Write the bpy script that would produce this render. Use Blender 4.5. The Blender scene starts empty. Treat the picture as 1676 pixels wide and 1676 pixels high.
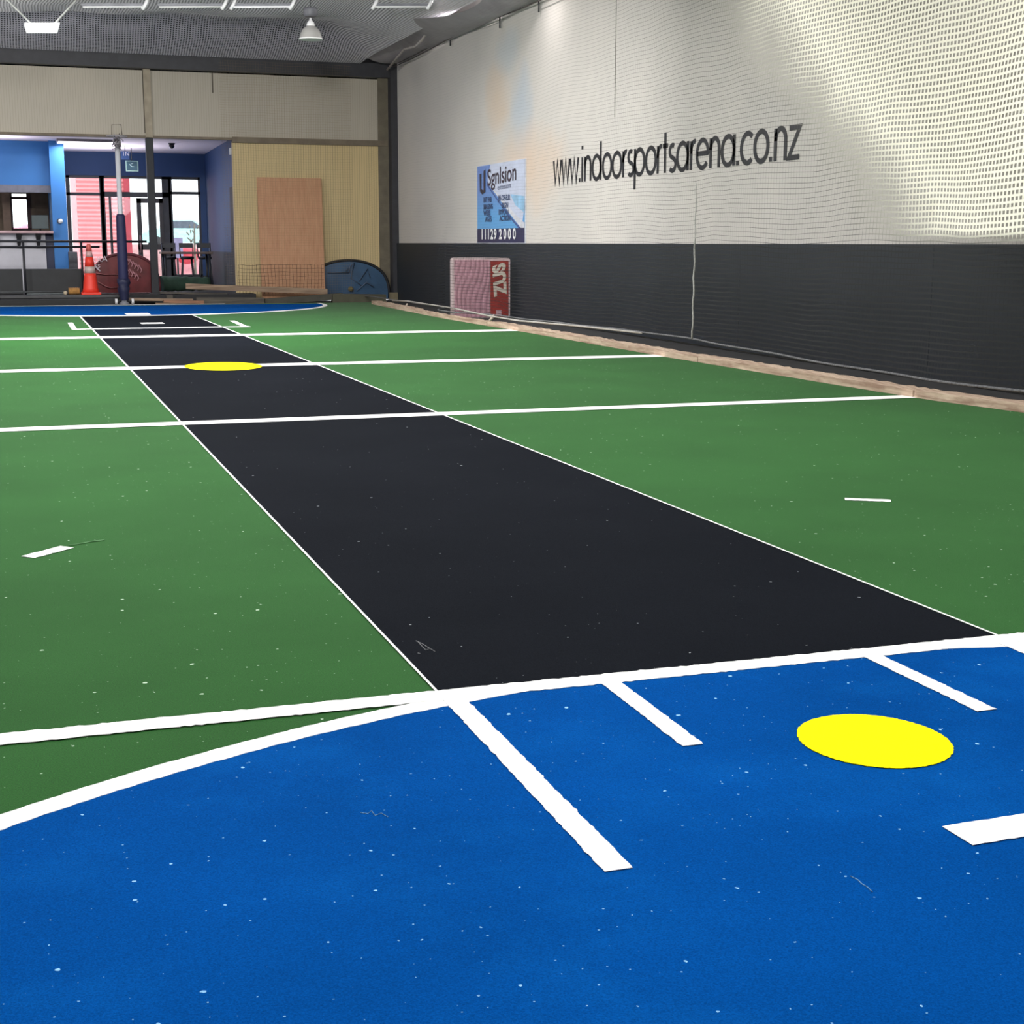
import bpy, math, random
from mathutils import Vector, Matrix
random.seed(7)
C = bpy.context.scene.collection
SC = bpy.context.scene
PI = math.pi

# ------------------------------------------------------------------ camera
CAM_H = 1.2
YAW, PITCH, ROLL, FPX = 0.32878, 0.18299, 0.00269, 2373.7
_cy, _sy, _cp, _sp = math.cos(YAW), math.sin(YAW), math.cos(PITCH), math.sin(PITCH)
FW = Vector((_sy*_cp, _cy*_cp, -_sp))
_rt = Vector((_cy, -_sy, 0)); _up = _rt.cross(FW)
RT = _rt*math.cos(ROLL) + _up*math.sin(ROLL)
UP = -_rt*math.sin(ROLL) + _up*math.cos(ROLL)
cd = bpy.data.cameras.new('camera'); cam = bpy.data.objects.new('camera', cd); C.objects.link(cam)
cd.sensor_width = 36; cd.lens = FPX/1676*36; cd.clip_end = 300; cd.clip_start = 0.05
m = Matrix((RT, UP, -FW)).transposed().to_4x4(); m.translation = (0, 0, CAM_H); cam.matrix_world = m
SC.camera = cam

def at(x, y, Y):            # world point at depth plane Y seen at photo pixel x, y
    d = FW + RT*((x-838)/FPX) - UP*((y-838)/FPX); t = Y/d.y
    return Vector((d.x*t, Y, CAM_H + d.z*t))
def atX(x, y, X):
    d = FW + RT*((x-838)/FPX) - UP*((y-838)/FPX); t = X/d.x
    return Vector((X, d.y*t, CAM_H + d.z*t))

# ------------------------------------------------------------------ world, exposure, lights
w = bpy.data.worlds.new('sky'); SC.world = w; w.use_nodes = True
w.node_tree.nodes['Background'].inputs[0].default_value = (0.93, 0.97, 1, 1)
w.node_tree.nodes['Background'].inputs[1].default_value = 3.0
SC.view_settings.view_transform = 'Standard'; SC.view_settings.look = 'None'
SC.view_settings.exposure = 0.0; SC.view_settings.gamma = 1.0; SC.view_settings.use_curve_mapping = False

def area(name, loc, power, sx, sy=None, rot=(0, 0, 0), col=(1, 0.985, 0.965)):
    l = bpy.data.lights.new(name, 'AREA'); l.energy = power; l.color = col
    if sy: l.shape = 'RECTANGLE'; l.size = sx; l.size_y = sy
    else: l.shape = 'DISK'; l.size = sx
    o = bpy.data.objects.new(name, l); C.objects.link(o); o.location = loc; o.rotation_euler = rot
    return o
LAMPS = [(X, Y, 4.62, P*(1.6 if X < 0 and Y > 7 else 1.3 if X < 3 and Y > 10 else 0.62 if Y > 10 else 1)) for Y, P in ((-3.2, 30), (2.2, 92), (7.6, 120), (13.0, 125), (18.3, 130)) for X in (-1.2, 1.7, 4.66)] + [(4.66, 23.5, 4.34, 90), (1.0, 21.6, 4.64, 110), (-2.2, 23.0, 4.64, 110)]
for q in LAMPS:
    area('court_lamp_light', (q[0], q[1], q[2]-0.03), q[3], 0.34)
def glow(name, loc, power, r=0.12, col=(1, 0.95, 0.92)):     # added point light for fill, with no lamp to carry it
    l = bpy.data.lights.new(name, 'POINT'); l.energy = power; l.color = col; l.shadow_soft_size = r
    o = bpy.data.objects.new(name, l); C.objects.link(o); o.location = loc; return o
for q in ((3.2, 17.2, 4.3, 70), (0.8, 17.2, 4.3, 170), (-2.6, 23.0, 4.2, 190), (0.6, 12.0, 4.2, 80)):
    glow('court_fill_glow', q[:3], q[3])  # unseen fills added to lift the ceiling net and walls
for Y, P in ((24.0, 110), (27.5, 30), (21.3, 26), (14.3, 12), (10.4, 20)):
    area('wall_lamp_light', (7.35, Y, 5.12), P, 0.22, rot=(0, 0.42, 0), col=(1, 0.95, 0.92))
for X, Y, P in ((0.9, 16.6, 170), (3.0, 16.6, 250)):
    area('end_fill_light', (X, Y, 4.3), P, 0.5, rot=(math.radians(84), 0, 0))  # unseen fills added to brighten the far wall, no floodlights hang here
area('end_fill_light', (-3.4, 25.0, 4.3), 150, 0.5, rot=(math.radians(82), 0, math.radians(-38)))  # one more added fill for the far wall, from the left
area('lobby_up_fill', (1.9, 35.2, 2.45), 55, 1.6, 1.2, rot=(PI, 0, 0), col=(1, 0.95, 1))  # this and the next are unseen fills added to brighten the lobby ceiling
area('lobby_up_fill', (-0.2, 32.8, 2.75), 14, 1.0, 0.6, rot=(PI, 0, 0), col=(1, 0.95, 1))
area('lobby_panel_light', at(140, 232, 33.4) - Vector((0, 0, 0.07)), 50, 1.2, 0.5, col=(0.95, 0.93, 1.0))
glow('lobby_fill_glow', (-0.4, 32.4, 1.5), 13, 0.3, (0.97, 0.93, 1)); glow('lobby_fill_glow', (2.9, 33.6, 2.2), 18, 0.3, (0.97, 0.93, 1))  # free-floating fills added to lift the lobby, no fittings behind them
area('reception_light', (-0.9, 35.2, 2.9), 8, 0.8, 0.8)

# ------------------------------------------------------------------ materials
def lin(r, g, b):
    f = lambda c: (c/255/12.92) if c/255 <= 0.04045 else ((c/255+0.055)/1.055)**2.4
    return (f(r), f(g), f(b), 1)
def new_mat(name):
    mt = bpy.data.materials.new(name); mt.use_nodes = True
    nt = mt.node_tree; return mt, nt, nt.nodes['Principled BSDF']
def N(nt, t, **kw):
    n = nt.nodes.new(t)
    for k, v in kw.items(): setattr(n, k, v)
    return n
def L(nt, a, b): nt.links.new(a, b)
def math_n(nt, op, a, b=None, clamp=False):
    n = N(nt, 'ShaderNodeMath', operation=op); n.use_clamp = clamp
    for i, v in enumerate((a, b)):
        if v is None: continue
        if isinstance(v, (int, float)): n.inputs[i].default_value = v
        else: L(nt, v, n.inputs[i])
    return n.outputs[0]
def mix_n(nt, fac, a, b):
    n = N(nt, 'ShaderNodeMix', data_type='RGBA')
    if isinstance(fac, (int, float)): n.inputs[0].default_value = fac
    else: L(nt, fac, n.inputs[0])
    for i, v in ((6, a), (7, b)):
        if isinstance(v, tuple): n.inputs[i].default_value = v
        else: L(nt, v, n.inputs[i])
    return n.outputs[2]
def noise_n(nt, scale, detail=3, vec=None, rough=0.5):
    n = N(nt, 'ShaderNodeTexNoise'); n.inputs['Scale'].default_value = scale
    n.inputs['Detail'].default_value = detail; n.inputs['Roughness'].default_value = rough
    if vec is not None: L(nt, vec, n.inputs['Vector'])
    return n.outputs['Fac']
def ramp_n(nt, fac, lo, hi):
    n = N(nt, 'ShaderNodeMapRange'); n.inputs[1].default_value = lo; n.inputs[2].default_value = hi
    L(nt, fac, n.inputs[0]); return n.outputs[0]
def pos_n(nt): return N(nt, 'ShaderNodeNewGeometry').outputs['Position']
def bump_n(nt, h, strength, dist, bsdf):
    b = N(nt, 'ShaderNodeBump'); b.inputs['Strength'].default_value = strength; b.inputs['Distance'].default_value = dist
    L(nt, h, b.inputs['Height']); L(nt, b.outputs[0], bsdf.inputs['Normal'])
_plain = {}
def plain(r, g, b, rough=0.7, metal=0.0, var=0.12, scale=6):
    key = (r, g, b, rough, metal, var)
    if key in _plain: return _plain[key]
    mt, nt, bs = new_mat('paint_%d_%d_%d' % (r, g, b))
    c = lin(r, g, b); d = tuple(x*(1-var*2) for x in c[:3])+(1,)
    L(nt, mix_n(nt, ramp_n(nt, noise_n(nt, scale, 4, pos_n(nt)), 0.35, 0.65), d, c), bs.inputs['Base Color'])
    bs.inputs['Roughness'].default_value = rough; bs.inputs['Metallic'].default_value = metal
    _plain[key] = mt; return mt
def emit(name, col, s):
    mt, nt, bs = new_mat(name); bs.inputs['Base Color'].default_value = (0.8, 0.8, 0.8, 1)
    bs.inputs['Emission Color'].default_value = col; bs.inputs['Emission Strength'].default_value = s
    return mt
def turf(name, c1, c2, speck, speck_col, dust=None, dust_amt=0.0, sheen=0.25, sheen_col=(1, 1, 1, 1), fibre=0.5, spec=0.08):
    mt, nt, bs = new_mat(name); P = pos_n(nt)
    col = mix_n(nt, ramp_n(nt, noise_n(nt, 1.1, 5, P, 0.6), 0.3, 0.7), lin(*c1), lin(*c2))
    if dust:
        col = mix_n(nt, math_n(nt, 'MULTIPLY', ramp_n(nt, noise_n(nt, 1.7, 6, P, 0.65), 0.5, 0.8), dust_amt), col, lin(*dust))
    fine = noise_n(nt, 260, 3, P, 0.7)
    fcol = N(nt, 'ShaderNodeMix', data_type='RGBA', blend_type='MULTIPLY'); fcol.inputs[0].default_value = 1
    L(nt, col, fcol.inputs[6])
    mr = N(nt, 'ShaderNodeMapRange'); mr.inputs[1].default_value = 0.3; mr.inputs[2].default_value = 0.7
    mr.inputs[3].default_value = 1-fibre; mr.inputs[4].default_value = 1+fibre; L(nt, fine, mr.inputs[0]); L(nt, mr.outputs[0], fcol.inputs[7])
    col = fcol.outputs[2]
    if speck:                                      # crumbs of chalk and rubber lying in the pile
        warp = N(nt, 'ShaderNodeVectorMath', operation='ADD'); nz = N(nt, 'ShaderNodeTexNoise'); nz.inputs['Scale'].default_value = 60
        sc = N(nt, 'ShaderNodeVectorMath', operation='SCALE'); sc.inputs['Scale'].default_value = 0.012
        L(nt, P, nz.inputs['Vector']); L(nt, nz.outputs['Color'], sc.inputs[0]); L(nt, P, warp.inputs[0]); L(nt, sc.outputs[0], warp.inputs[1])
        for scale, thr, rad, amt in ((7, speck, 0.046, 0.9), (13, speck*0.5, 0.05, 0.8), (26, speck*0.7, 0.06, 0.55)):
            v = N(nt, 'ShaderNodeTexVoronoi'); v.inputs['Scale'].default_value = scale; v.voronoi_dimensions = '2D'; L(nt, warp.outputs[0], v.inputs['Vector'])
            sep = N(nt, 'ShaderNodeSeparateColor'); L(nt, v.outputs['Color'], sep.inputs[0])
            on = math_n(nt, 'LESS_THAN', sep.outputs[0], thr)
            r = math_n(nt, 'MULTIPLY', sep.outputs[1], rad)
            dd = math_n(nt, 'LESS_THAN', v.outputs['Distance'], r)
            col = mix_n(nt, math_n(nt, 'MULTIPLY', math_n(nt, 'MULTIPLY', on, dd), amt), col, lin(*speck_col))
    L(nt, col, bs.inputs['Base Color']); bs.inputs['Roughness'].default_value = 0.95
    bs.inputs['Specular IOR Level'].default_value = spec
    bs.inputs['Sheen Weight'].default_value = sheen; bs.inputs['Sheen Roughness'].default_value = 0.55; bs.inputs['Sheen Tint'].default_value = sheen_col
    bump_n(nt, fine, 0.5, 0.004, bs)
    return mt
M_TURF = turf('green_turf', (26, 78, 25), (34, 88, 33), 0.20, (190, 215, 190), sheen=0.085, sheen_col=(0.8, 1, 0.8, 1), fibre=0.42)
M_BLACK = turf('black_turf', (18, 21, 27), (22, 25, 31), 0.055, (160, 165, 170), sheen=0.0, fibre=0.4, spec=0.02)
M_BLUE = turf('blue_turf', (2, 66, 135), (3, 75, 152), 0.28, (150, 205, 245), dust=(10, 92, 170), dust_amt=0.55, sheen=0.0, sheen_col=(0.5, 0.8, 1, 1), fibre=0.28, spec=0.01)
M_WHITE = turf('white_line_paint', (240, 240, 238), (250, 250, 248), 0, None, sheen=0.0, fibre=0.05)
M_YELLOW = turf('yellow_paint', (252, 240, 0), (255, 246, 4), 0, None, sheen=0.0, fibre=0.04)

def wall_mat():
    mt, nt, bs = new_mat('cream_concrete'); P = pos_n(nt)
    col = mix_n(nt, ramp_n(nt, noise_n(nt, 0.7, 5, P), 0.35, 0.7), lin(194, 190, 186), lin(203, 198, 193))
    sx = N(nt, 'ShaderNodeSeparateXYZ'); L(nt, P, sx.inputs[0])
    # faded peach and pale blue stains on the far end of the wall
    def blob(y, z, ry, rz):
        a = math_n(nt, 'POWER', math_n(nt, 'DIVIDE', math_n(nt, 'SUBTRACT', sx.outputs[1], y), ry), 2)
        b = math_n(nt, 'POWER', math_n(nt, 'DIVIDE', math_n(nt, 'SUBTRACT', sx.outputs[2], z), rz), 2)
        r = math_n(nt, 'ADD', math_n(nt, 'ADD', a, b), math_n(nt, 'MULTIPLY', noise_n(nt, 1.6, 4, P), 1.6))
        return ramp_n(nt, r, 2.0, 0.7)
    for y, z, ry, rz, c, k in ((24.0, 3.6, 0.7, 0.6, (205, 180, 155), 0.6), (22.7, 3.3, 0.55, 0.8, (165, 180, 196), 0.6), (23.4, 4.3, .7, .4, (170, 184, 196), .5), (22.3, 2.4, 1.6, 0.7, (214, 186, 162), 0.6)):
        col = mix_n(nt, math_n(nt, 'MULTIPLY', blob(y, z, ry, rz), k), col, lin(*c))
    L(nt, col, bs.inputs['Base Color']); bs.inputs['Roughness'].default_value = 0.75; bs.inputs['Specular IOR Level'].default_value = 0.3
    h = math_n(nt, 'ADD', noise_n(nt, 14, 5, P, 0.6), noise_n(nt, 2.2, 3, P)); bump_n(nt, h, 0.35, 0.012, bs)
    return mt
def clad_mat(name, a, b, axis, pitch, dark):
    mt, nt, bs = new_mat(name); P = pos_n(nt); sx = N(nt, 'ShaderNodeSeparateXYZ'); L(nt, P, sx.inputs[0])
    f = math_n(nt, 'FRACT', math_n(nt, 'DIVIDE', sx.outputs[axis], pitch))
    g = math_n(nt, 'LESS_THAN', f, 0.22)
    col = mix_n(nt, ramp_n(nt, noise_n(nt, 0.8, 4, P), 0.3, 0.7), lin(*a), lin(*b))
    col = mix_n(nt, math_n(nt, 'MULTIPLY', g, dark), col, lin(a[0]*0.45, a[1]*0.45, a[2]*0.42))
    L(nt, col, bs.inputs['Base Color']); bs.inputs['Roughness'].default_value = 0.7
    return mt
def wood_mat(name, a, b, axis=0, scale=9, rough=0.8):
    mt, nt, bs = new_mat(name); tc = N(nt, 'ShaderNodeTexCoord'); mp = N(nt, 'ShaderNodeMapping')
    s = [scale*3]*3; s[axis] = scale*0.18; mp.inputs['Scale'].default_value = s
    L(nt, tc.outputs['Object'], mp.inputs['Vector'])
    col = mix_n(nt, ramp_n(nt, noise_n(nt, 1.0, 6, mp.outputs[0], 0.65), 0.35, 0.65), lin(*a), lin(*b))
    L(nt, col, bs.inputs['Base Color']); bs.inputs['Roughness'].default_value = rough
    bump_n(nt, noise_n(nt, 2.0, 5, mp.outputs[0]), 0.4, 0.01, bs)
    return mt
def net_mat(name, axes, cell, wid, colour, wob=0.05, pale=None, wid_pale=None, sheen=0.0, wob_scale=0.6):
    """knotted netting: strands on a square grid, holes left open"""
    mt, nt, bs = new_mat(name); P = pos_n(nt); out = nt.nodes['Material Output']
    nz = N(nt, 'ShaderNodeTexNoise'); nz.inputs['Scale'].default_value = wob_scale; nz.inputs['Detail'].default_value = 2; L(nt, P, nz.inputs['Vector'])
    sub = N(nt, 'ShaderNodeVectorMath', operation='SUBTRACT'); L(nt, nz.outputs['Color'], sub.inputs[0]); sub.inputs[1].default_value = (.5, .5, .5)
    sca = N(nt, 'ShaderNodeVectorMath', operation='SCALE'); sca.inputs['Scale'].default_value = wob*6; L(nt, sub.outputs[0], sca.inputs[0])
    add = N(nt, 'ShaderNodeVectorMath', operation='ADD'); L(nt, P, add.inputs[0]); L(nt, sca.outputs[0], add.inputs[1])
    sx = N(nt, 'ShaderNodeSeparateXYZ'); L(nt, add.outputs[0], sx.inputs[0])
    s0 = N(nt, 'ShaderNodeSeparateXYZ'); L(nt, P, s0.inputs[0])
    width = wid
    bs.inputs['Base Color'].default_value = lin(*colour); bs.inputs['Roughness'].default_value = 0.8
    if pale:
        edge = math_n(nt, 'SUBTRACT', s0.outputs[2], math_n(nt, 'ADD', math_n(nt, 'MULTIPLY', math_n(nt, 'SUBTRACT', s0.outputs[1], 10.6), 0.74), 1.28))
        edge = math_n(nt, 'ADD', edge, math_n(nt, 'MULTIPLY', math_n(nt, 'SUBTRACT', noise_n(nt, 0.9, 3, P), 0.5), 1.1))
        k = math_n(nt, 'MULTIPLY', ramp_n(nt, edge, -0.6, 0.6), ramp_n(nt, s0.outputs[2], 1.2, 1.3))
        L(nt, mix_n(nt, k, lin(*colour), lin(*pale)), bs.inputs['Base Color'])
        far = ramp_n(nt, s0.outputs[1], 21.5, 15.0)          # the mesh gets finer towards the far end
        low = math_n(nt, 'MULTIPLY', ramp_n(nt, s0.outputs[2], 1.22, 1.18), ramp_n(nt, s0.outputs[1], 27.0, 18.0))
        base = math_n(nt, 'ADD', math_n(nt, 'MULTIPLY', far, wid*0.8), math_n(nt, 'ADD', math_n(nt, 'MULTIPLY', low, 0.16), wid*0.2))
        width = math_n(nt, 'ADD', math_n(nt, 'MULTIPLY', k, wid_pale-wid), base)
    masks = []
    for a in axes:
        f = math_n(nt, 'FRACT', math_n(nt, 'DIVIDE', sx.outputs[a], cell)); masks.append(math_n(nt, 'LESS_THAN', f, math_n(nt, 'MULTIPLY', width, math_n(nt, 'ADD', math_n(nt, 'MULTIPLY', k, 0.5), 0.5)) if (pale and a == 1) else width))
    mk = math_n(nt, 'MAXIMUM', masks[0], masks[1])
    tr = N(nt, 'ShaderNodeBsdfTransparent'); mx = N(nt, 'ShaderNodeMixShader')
    L(nt, mk, mx.inputs[0]); L(nt, tr.outputs[0], mx.inputs[1]); L(nt, bs.outputs[0], mx.inputs[2]); L(nt, mx.outputs[0], out.inputs['Surface'])
    if sheen: bs.inputs['Sheen Weight'].default_value = sheen; bs.inputs['Sheen Roughness'].default_value = 0.5
    return mt
def glass_mat():
    mt, nt, bs = new_mat('window_glass'); out = nt.nodes['Material Output']
    tr = N(nt, 'ShaderNodeBsdfTransparent'); gl = N(nt, 'ShaderNodeBsdfGlossy'); gl.inputs['Roughness'].default_value = 0.02
    tr.inputs[0].default_value = (0.95, 0.97, 0.97, 1)
    fr = N(nt, 'ShaderNodeFresnel'); fr.inputs[0].default_value = 1.45; mx = N(nt, 'ShaderNodeMixShader')
    L(nt, fr.outputs[0], mx.inputs[0]); L(nt, tr.outputs[0], mx.inputs[1]); L(nt, gl.outputs[0], mx.inputs[2]); L(nt, mx.outputs[0], out.inputs['Surface'])
    return mt
M_WALL = wall_mat(); M_GLASS = glass_mat()
M_PAD = plain(29, 35, 43, 0.65, var=0.05, scale=1.5)
M_DARKFLOOR = plain(52, 52, 54, 0.85, var=0.15, scale=3)
M_CLAD = clad_mat('tan_cladding', (200, 178, 132), (208, 186, 140), 0, 0.052, 0.38)
M_CLADTOP = clad_mat('beige_cladding', (176, 168, 154), (184, 175, 160), 0, 0.05, 0.16)
M_STEEL = plain(52, 52, 58, 0.55); M_OLIVE = plain(112, 104, 88, 0.7); M_TRIM = plain(120, 108, 92, 0.7)
M_BLUEW = plain(54, 122, 192, 0.6, var=0.03, scale=1.5); M_NAVYW = plain(46, 74, 116, 0.65, var=0.05, scale=1.5)
M_CEILW = plain(232, 222, 234, 0.8, var=0.02); M_FRAME = plain(46, 48, 56, 0.5); M_BLKMET = plain(38, 40, 46, 0.5)
M_WOOD = wood_mat('sawn_timber', (156, 134, 112), (112, 92, 76)); M_WOODY = wood_mat('kerb_timber', (206, 184, 162), (150, 122, 104), axis=1, scale=7)
M_PLY = wood_mat('plywood', (196, 150, 116), (182, 134, 102), axis=2, scale=6)
M_GREYWOOD = wood_mat('grey_timber', (92, 86, 76), (58, 55, 51))
M_BROWN = plain(84, 72, 60, 0.7); M_GREYP = plain(120, 122, 136, 0.6); M_WHITEP = plain(226, 226, 228, 0.6, var=0.03)

# ------------------------------------------------------------------ mesh builder
class MB:
    def __init__(s): s.v = []; s.f = []; s.sm = []
    def add(s, vs, fs, smooth=False):
        o = len(s.v); s.v += [Vector(v) for v in vs]; s.f += [tuple(i+o for i in f) for f in fs]; s.sm += [smooth]*len(fs); return s
    def box(s, a, b):
        x0, x1 = sorted((a[0], b[0])); y0, y1 = sorted((a[1], b[1])); z0, z1 = sorted((a[2], b[2]))
        vs = [(x, y, z) for z in (z0, z1) for y in (y0, y1) for x in (x0, x1)]
        return s.add(vs, [(0, 2, 3, 1), (4, 5, 7, 6), (0, 1, 5, 4), (2, 6, 7, 3), (0, 4, 6, 2), (1, 3, 7, 5)])
    def prism(s, poly, ext):             # planar polygon (3-D points) extruded by vector ext
        n = len(poly); e = Vector(ext); vs = [Vector(p) for p in poly] + [Vector(p)+e for p in poly]
        fs = [tuple(range(n))[::-1], tuple(range(n, 2*n))] + [(i, (i+1) % n, n+(i+1) % n, n+i) for i in range(n)]
        return s.add(vs, fs)
    def tube(s, pts, r, n=10, cap=True):
        pts = [Vector(p) for p in pts]; rs = r if isinstance(r, (list, tuple)) else [r]*len(pts)
        vs = []; fs = []; prev = None
        for i, p in enumerate(pts):
            t = (pts[min(i+1, len(pts)-1)]-pts[max(i-1, 0)]).normalized()
            a = prev if prev is not None else (Vector((0, 0, 1)) if abs(t.z) < 0.9 else Vector((1, 0, 0)))
            u = (a - t*a.dot(t)).normalized(); prev = u; v = t.cross(u)
            vs += [p + (u*math.cos(2*PI*k/n) + v*math.sin(2*PI*k/n))*rs[i] for k in range(n)]
        for i in range(len(pts)-1):
            for k in range(n): fs.append((i*n+k, i*n+(k+1) % n, (i+1)*n+(k+1) % n, (i+1)*n+k))
        s.add(vs, fs, True)
        if cap:
            o = len(s.v)-len(vs); s.f += [tuple(o+k for k in range(n))[::-1], tuple(o+(len(pts)-1)*n+k for k in range(n))]; s.sm += [False]*2
        return s
    def lathe(s, prof, c, n=24, closed=False):   # profile (r, z) about the vertical through c
        vs = []; fs = []
        for r, z in prof: vs += [(c[0]+r*math.cos(2*PI*k/n), c[1]+r*math.sin(2*PI*k/n), c[2]+z) for k in range(n)]
        for i in range(len(prof)-1):
            for k in range(n): fs.append((i*n+k, i*n+(k+1) % n, (i+1)*n+(k+1) % n, (i+1)*n+k))
        s.add(vs, fs, True); o = len(s.v)-len(vs)
        s.f += [tuple(o+k for k in range(n))[::-1], tuple(o+(len(prof)-1)*n+k for k in range(n))]; s.sm += [False]*2
        return s
    def sphere(s, c, r, n=14, sz=1.0):
        return s.lathe([(max(1e-4, r*math.sin(PI*i/n)), -r*sz*math.cos(PI*i/n)) for i in range(n+1)], c, n*2)
    def build(s, name, mat, parent=None, bevel=0.0):
        me = bpy.data.meshes.new(name)
        org = Vector((0, 0, 0)); p = parent
        if parent is None:
            xs = [v.x for v in s.v]; ys = [v.y for v in s.v]; zs = [v.z for v in s.v]
            org = Vector(((min(xs)+max(xs))/2, (min(ys)+max(ys))/2, min(zs)))
        else:
            while p is not None: org = org + p.location; p = p.parent
        me.from_pydata([v-org for v in s.v], [], s.f); me.polygons.foreach_set('use_smooth', s.sm); me.materials.append(mat)
        me.update()
        o = bpy.data.objects.new(name, me); C.objects.link(o)
        if parent is None: o.location = org
        else: o.parent = parent
        if bevel:
            b = o.modifiers.new('bevel', 'BEVEL'); b.width = bevel; b.segments = 2; b.limit_method = 'ANGLE'
        return o
def tag(o, label, cat, group=None, kind=None):
    o['label'] = label; o['category'] = cat
    if group: o['group'] = group
    if kind: o['kind'] = kind
    return o
def thing(name, label, cat, loc, group=None):
    o = bpy.data.objects.new(name, None); C.objects.link(o); o.location = loc; o.empty_display_size = 0.1
    return tag(o, label, cat, group)
def struct(name, mb, mat, parent=None, bevel=0, label=None):
    o = mb.build(name, mat, parent, bevel)
    if parent is None:
        o['kind'] = 'structure'
        if label: o['label'] = label
    return o
def boxb(a, b): return MB().box(a, b)
def grid(fn, nu, nv):
    mb = MB(); vs = [fn(i/nu, j/nv) for i in range(nu+1) for j in range(nv+1)]
    fs = [(i*(nv+1)+j, (i+1)*(nv+1)+j, (i+1)*(nv+1)+j+1, i*(nv+1)+j+1) for i in range(nu) for j in range(nv)]
    return mb.add(vs, fs, True)
def text_mesh(mb, body, size, org, xd, yd, sx=1.0, bold=0.0):
    cu = bpy.data.curves.new('t', 'FONT'); cu.body = body; cu.size = size; cu.offset = bold
    o = bpy.data.objects.new('t', cu); C.objects.link(o); bpy.context.view_layer.update()
    me = bpy.data.meshes.new_from_object(o.evaluated_get(bpy.context.evaluated_depsgraph_get()))
    xd, yd, org = Vector(xd), Vector(yd), Vector(org)
    mb.add([org + xd*(v.co.x*sx) + yd*v.co.y for v in me.vertices], [tuple(p.vertices) for p in me.polygons])
    bpy.data.objects.remove(o); bpy.data.curves.remove(cu); bpy.data.meshes.remove(me)
    return mb

# ================================================================== THE HALL
FZ = 0.165                     # the lobby floor is one step up
XW, YF = 7.9, 31.0            # right wall, far wall
XL, YB = -8.0, -8.0
ROOF = 6.6
struct('floor', boxb((-3.3, -6, -0.02), (6.98, 29.6, 0.0)), M_TURF, label='green artificial turf of the indoor court')
struct('floor_surround', boxb((XL, YB, -0.12), (XW, YF+0.3, -0.021)), M_DARKFLOOR)
struct('wall_right', boxb((XW, YB, -0.1), (XW+0.2, YF+0.3, ROOF)), M_WALL)
struct('wall_left', boxb((XL-0.2, YB, -0.1), (XL, YF+7, ROOF)), M_WHITEP)
struct('wall_back', boxb((XL, YB-0.2, -0.1), (XW, YB, ROOF)), M_WHITEP)
struct('ceiling', boxb((XL-0.2, YB-0.2, ROOF), (XW+0.2, YF+0.3, ROOF+0.1)), plain(96, 98, 104, 0.8))
struct('trim_1', boxb((XW-0.012, atX(1008, 100, XW).y-0.004, 2.9), (XW-0.0005, atX(1008, 100, XW).y+0.004, 5.2)), plain(178, 175, 170), label='vertical joint between two wall panels')
# wall padding: a dark band of vinyl covered panels, 1.2 m high
pad_edges = [YF-0.3, 26.1, 22.4, 18.7, 15.0, 11.3, 7.6, 3.9, 0.2, -3.5, -7.2]
for i in range(len(pad_edges)-1):
    b = boxb((XW-0.05, pad_edges[i+1]+0.0012, 0.0), (XW-0.001, pad_edges[i]-0.0012, 1.205))
    o = b.build('wall_pad', M_PAD, None, 0.002)
    tag(o, ['dark charcoal wall padding at the far corner left of the leaning mat', 'dark charcoal wall padding behind the leaning mat under the blue poster',
            'dark charcoal wall padding under the start of the web address', 'dark charcoal wall padding under the middle of the web address left of the hanging rope',
            'dark charcoal wall padding right of the hanging white rope', 'dark charcoal wall padding at the right edge of the picture',
            'dark charcoal wall padding beside the camera', 'dark charcoal wall padding beside the near goal circle', 'dark charcoal wall padding just behind the camera', 'dark charcoal wall padding at the rear of the court'][i], 'wall padding', 'wall padding')

# far wall --------------------------------------------------------------
zB0, zB1 = 3.33, 4.64          # beige bulkhead
xO = 4.46                      # right edge of the lobby opening
struct('wall_far', boxb((xO+.31, YF, 0), (XW-0.36, YF+0.15, 3.24)).box((xO, YF, FZ), (xO+.31, YF+.15, 3.24)), M_CLAD, label='tan ribbed lower wall at the far end')
struct('wall_bulkhead', boxb((XL, YF, zB0), (XW-0.36, YF+0.15, zB1+0.1)), M_CLADTOP, label='beige ribbed upper wall over the lobby opening')
struct('trim_2', boxb((xO, YF-0.06, 3.23), (XW-0.16, YF+0.16, 3.345)), M_TRIM)
struct('trim_3', boxb((XL, YF-0.03, zB0-0.05), (xO, YF+0.16, zB0)), M_TRIM)
struct('trim_4', boxb((XL, YF-0.25, 4.62), (XW, YF+0.3, 4.90)), M_STEEL, label='dark steel beam along the top of the far wall')
struct('trim_5', boxb((7.54, YF-0.04, 0), (7.76, YF+0.15, 4.66)), M_OLIVE)
struct('trim_6', boxb((7.76, YF-0.3, 0), (7.96, YF+0.15, 4.95)), M_STEEL, label='dark steel column in the far right corner')
struct('wall_gable', boxb((XL, YF, 4.6), (XW, YF+0.2, ROOF)), M_STEEL)
pc = at(244, 222, YF).x
struct('trim_7', boxb((pc-0.07, YF-0.035, zB0-0.04), (pc+0.07, YF, 4.63)), plain(168, 156, 136))
post = thing('column', 'dark steel column standing between lobby floor and beige wall', 'column', (pc, YF+0.05, FZ))
boxb((pc-0.075, YF-0.03, FZ+0.012), (pc+0.075, YF+0.12, zB0)).build('shaft', plain(34, 35, 42, .6), post, 0.01)
boxb((pc-0.14, YF-0.1, FZ), (pc+0.14, YF+0.19, FZ+0.014)).build('base_plate', M_BLKMET, post)
# dark joints of the bulkhead
for x, y0, y1 in ((347, 116, 152), (233, 110, 218)):
    a = at(x, y0, YF-0.008); b = at(x, y1, YF-0.008)
    struct('trim_8', boxb((a.x-0.012, YF-0.01, b.z), (a.x+0.012, YF, a.z)), plain(96, 88, 76))

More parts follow.
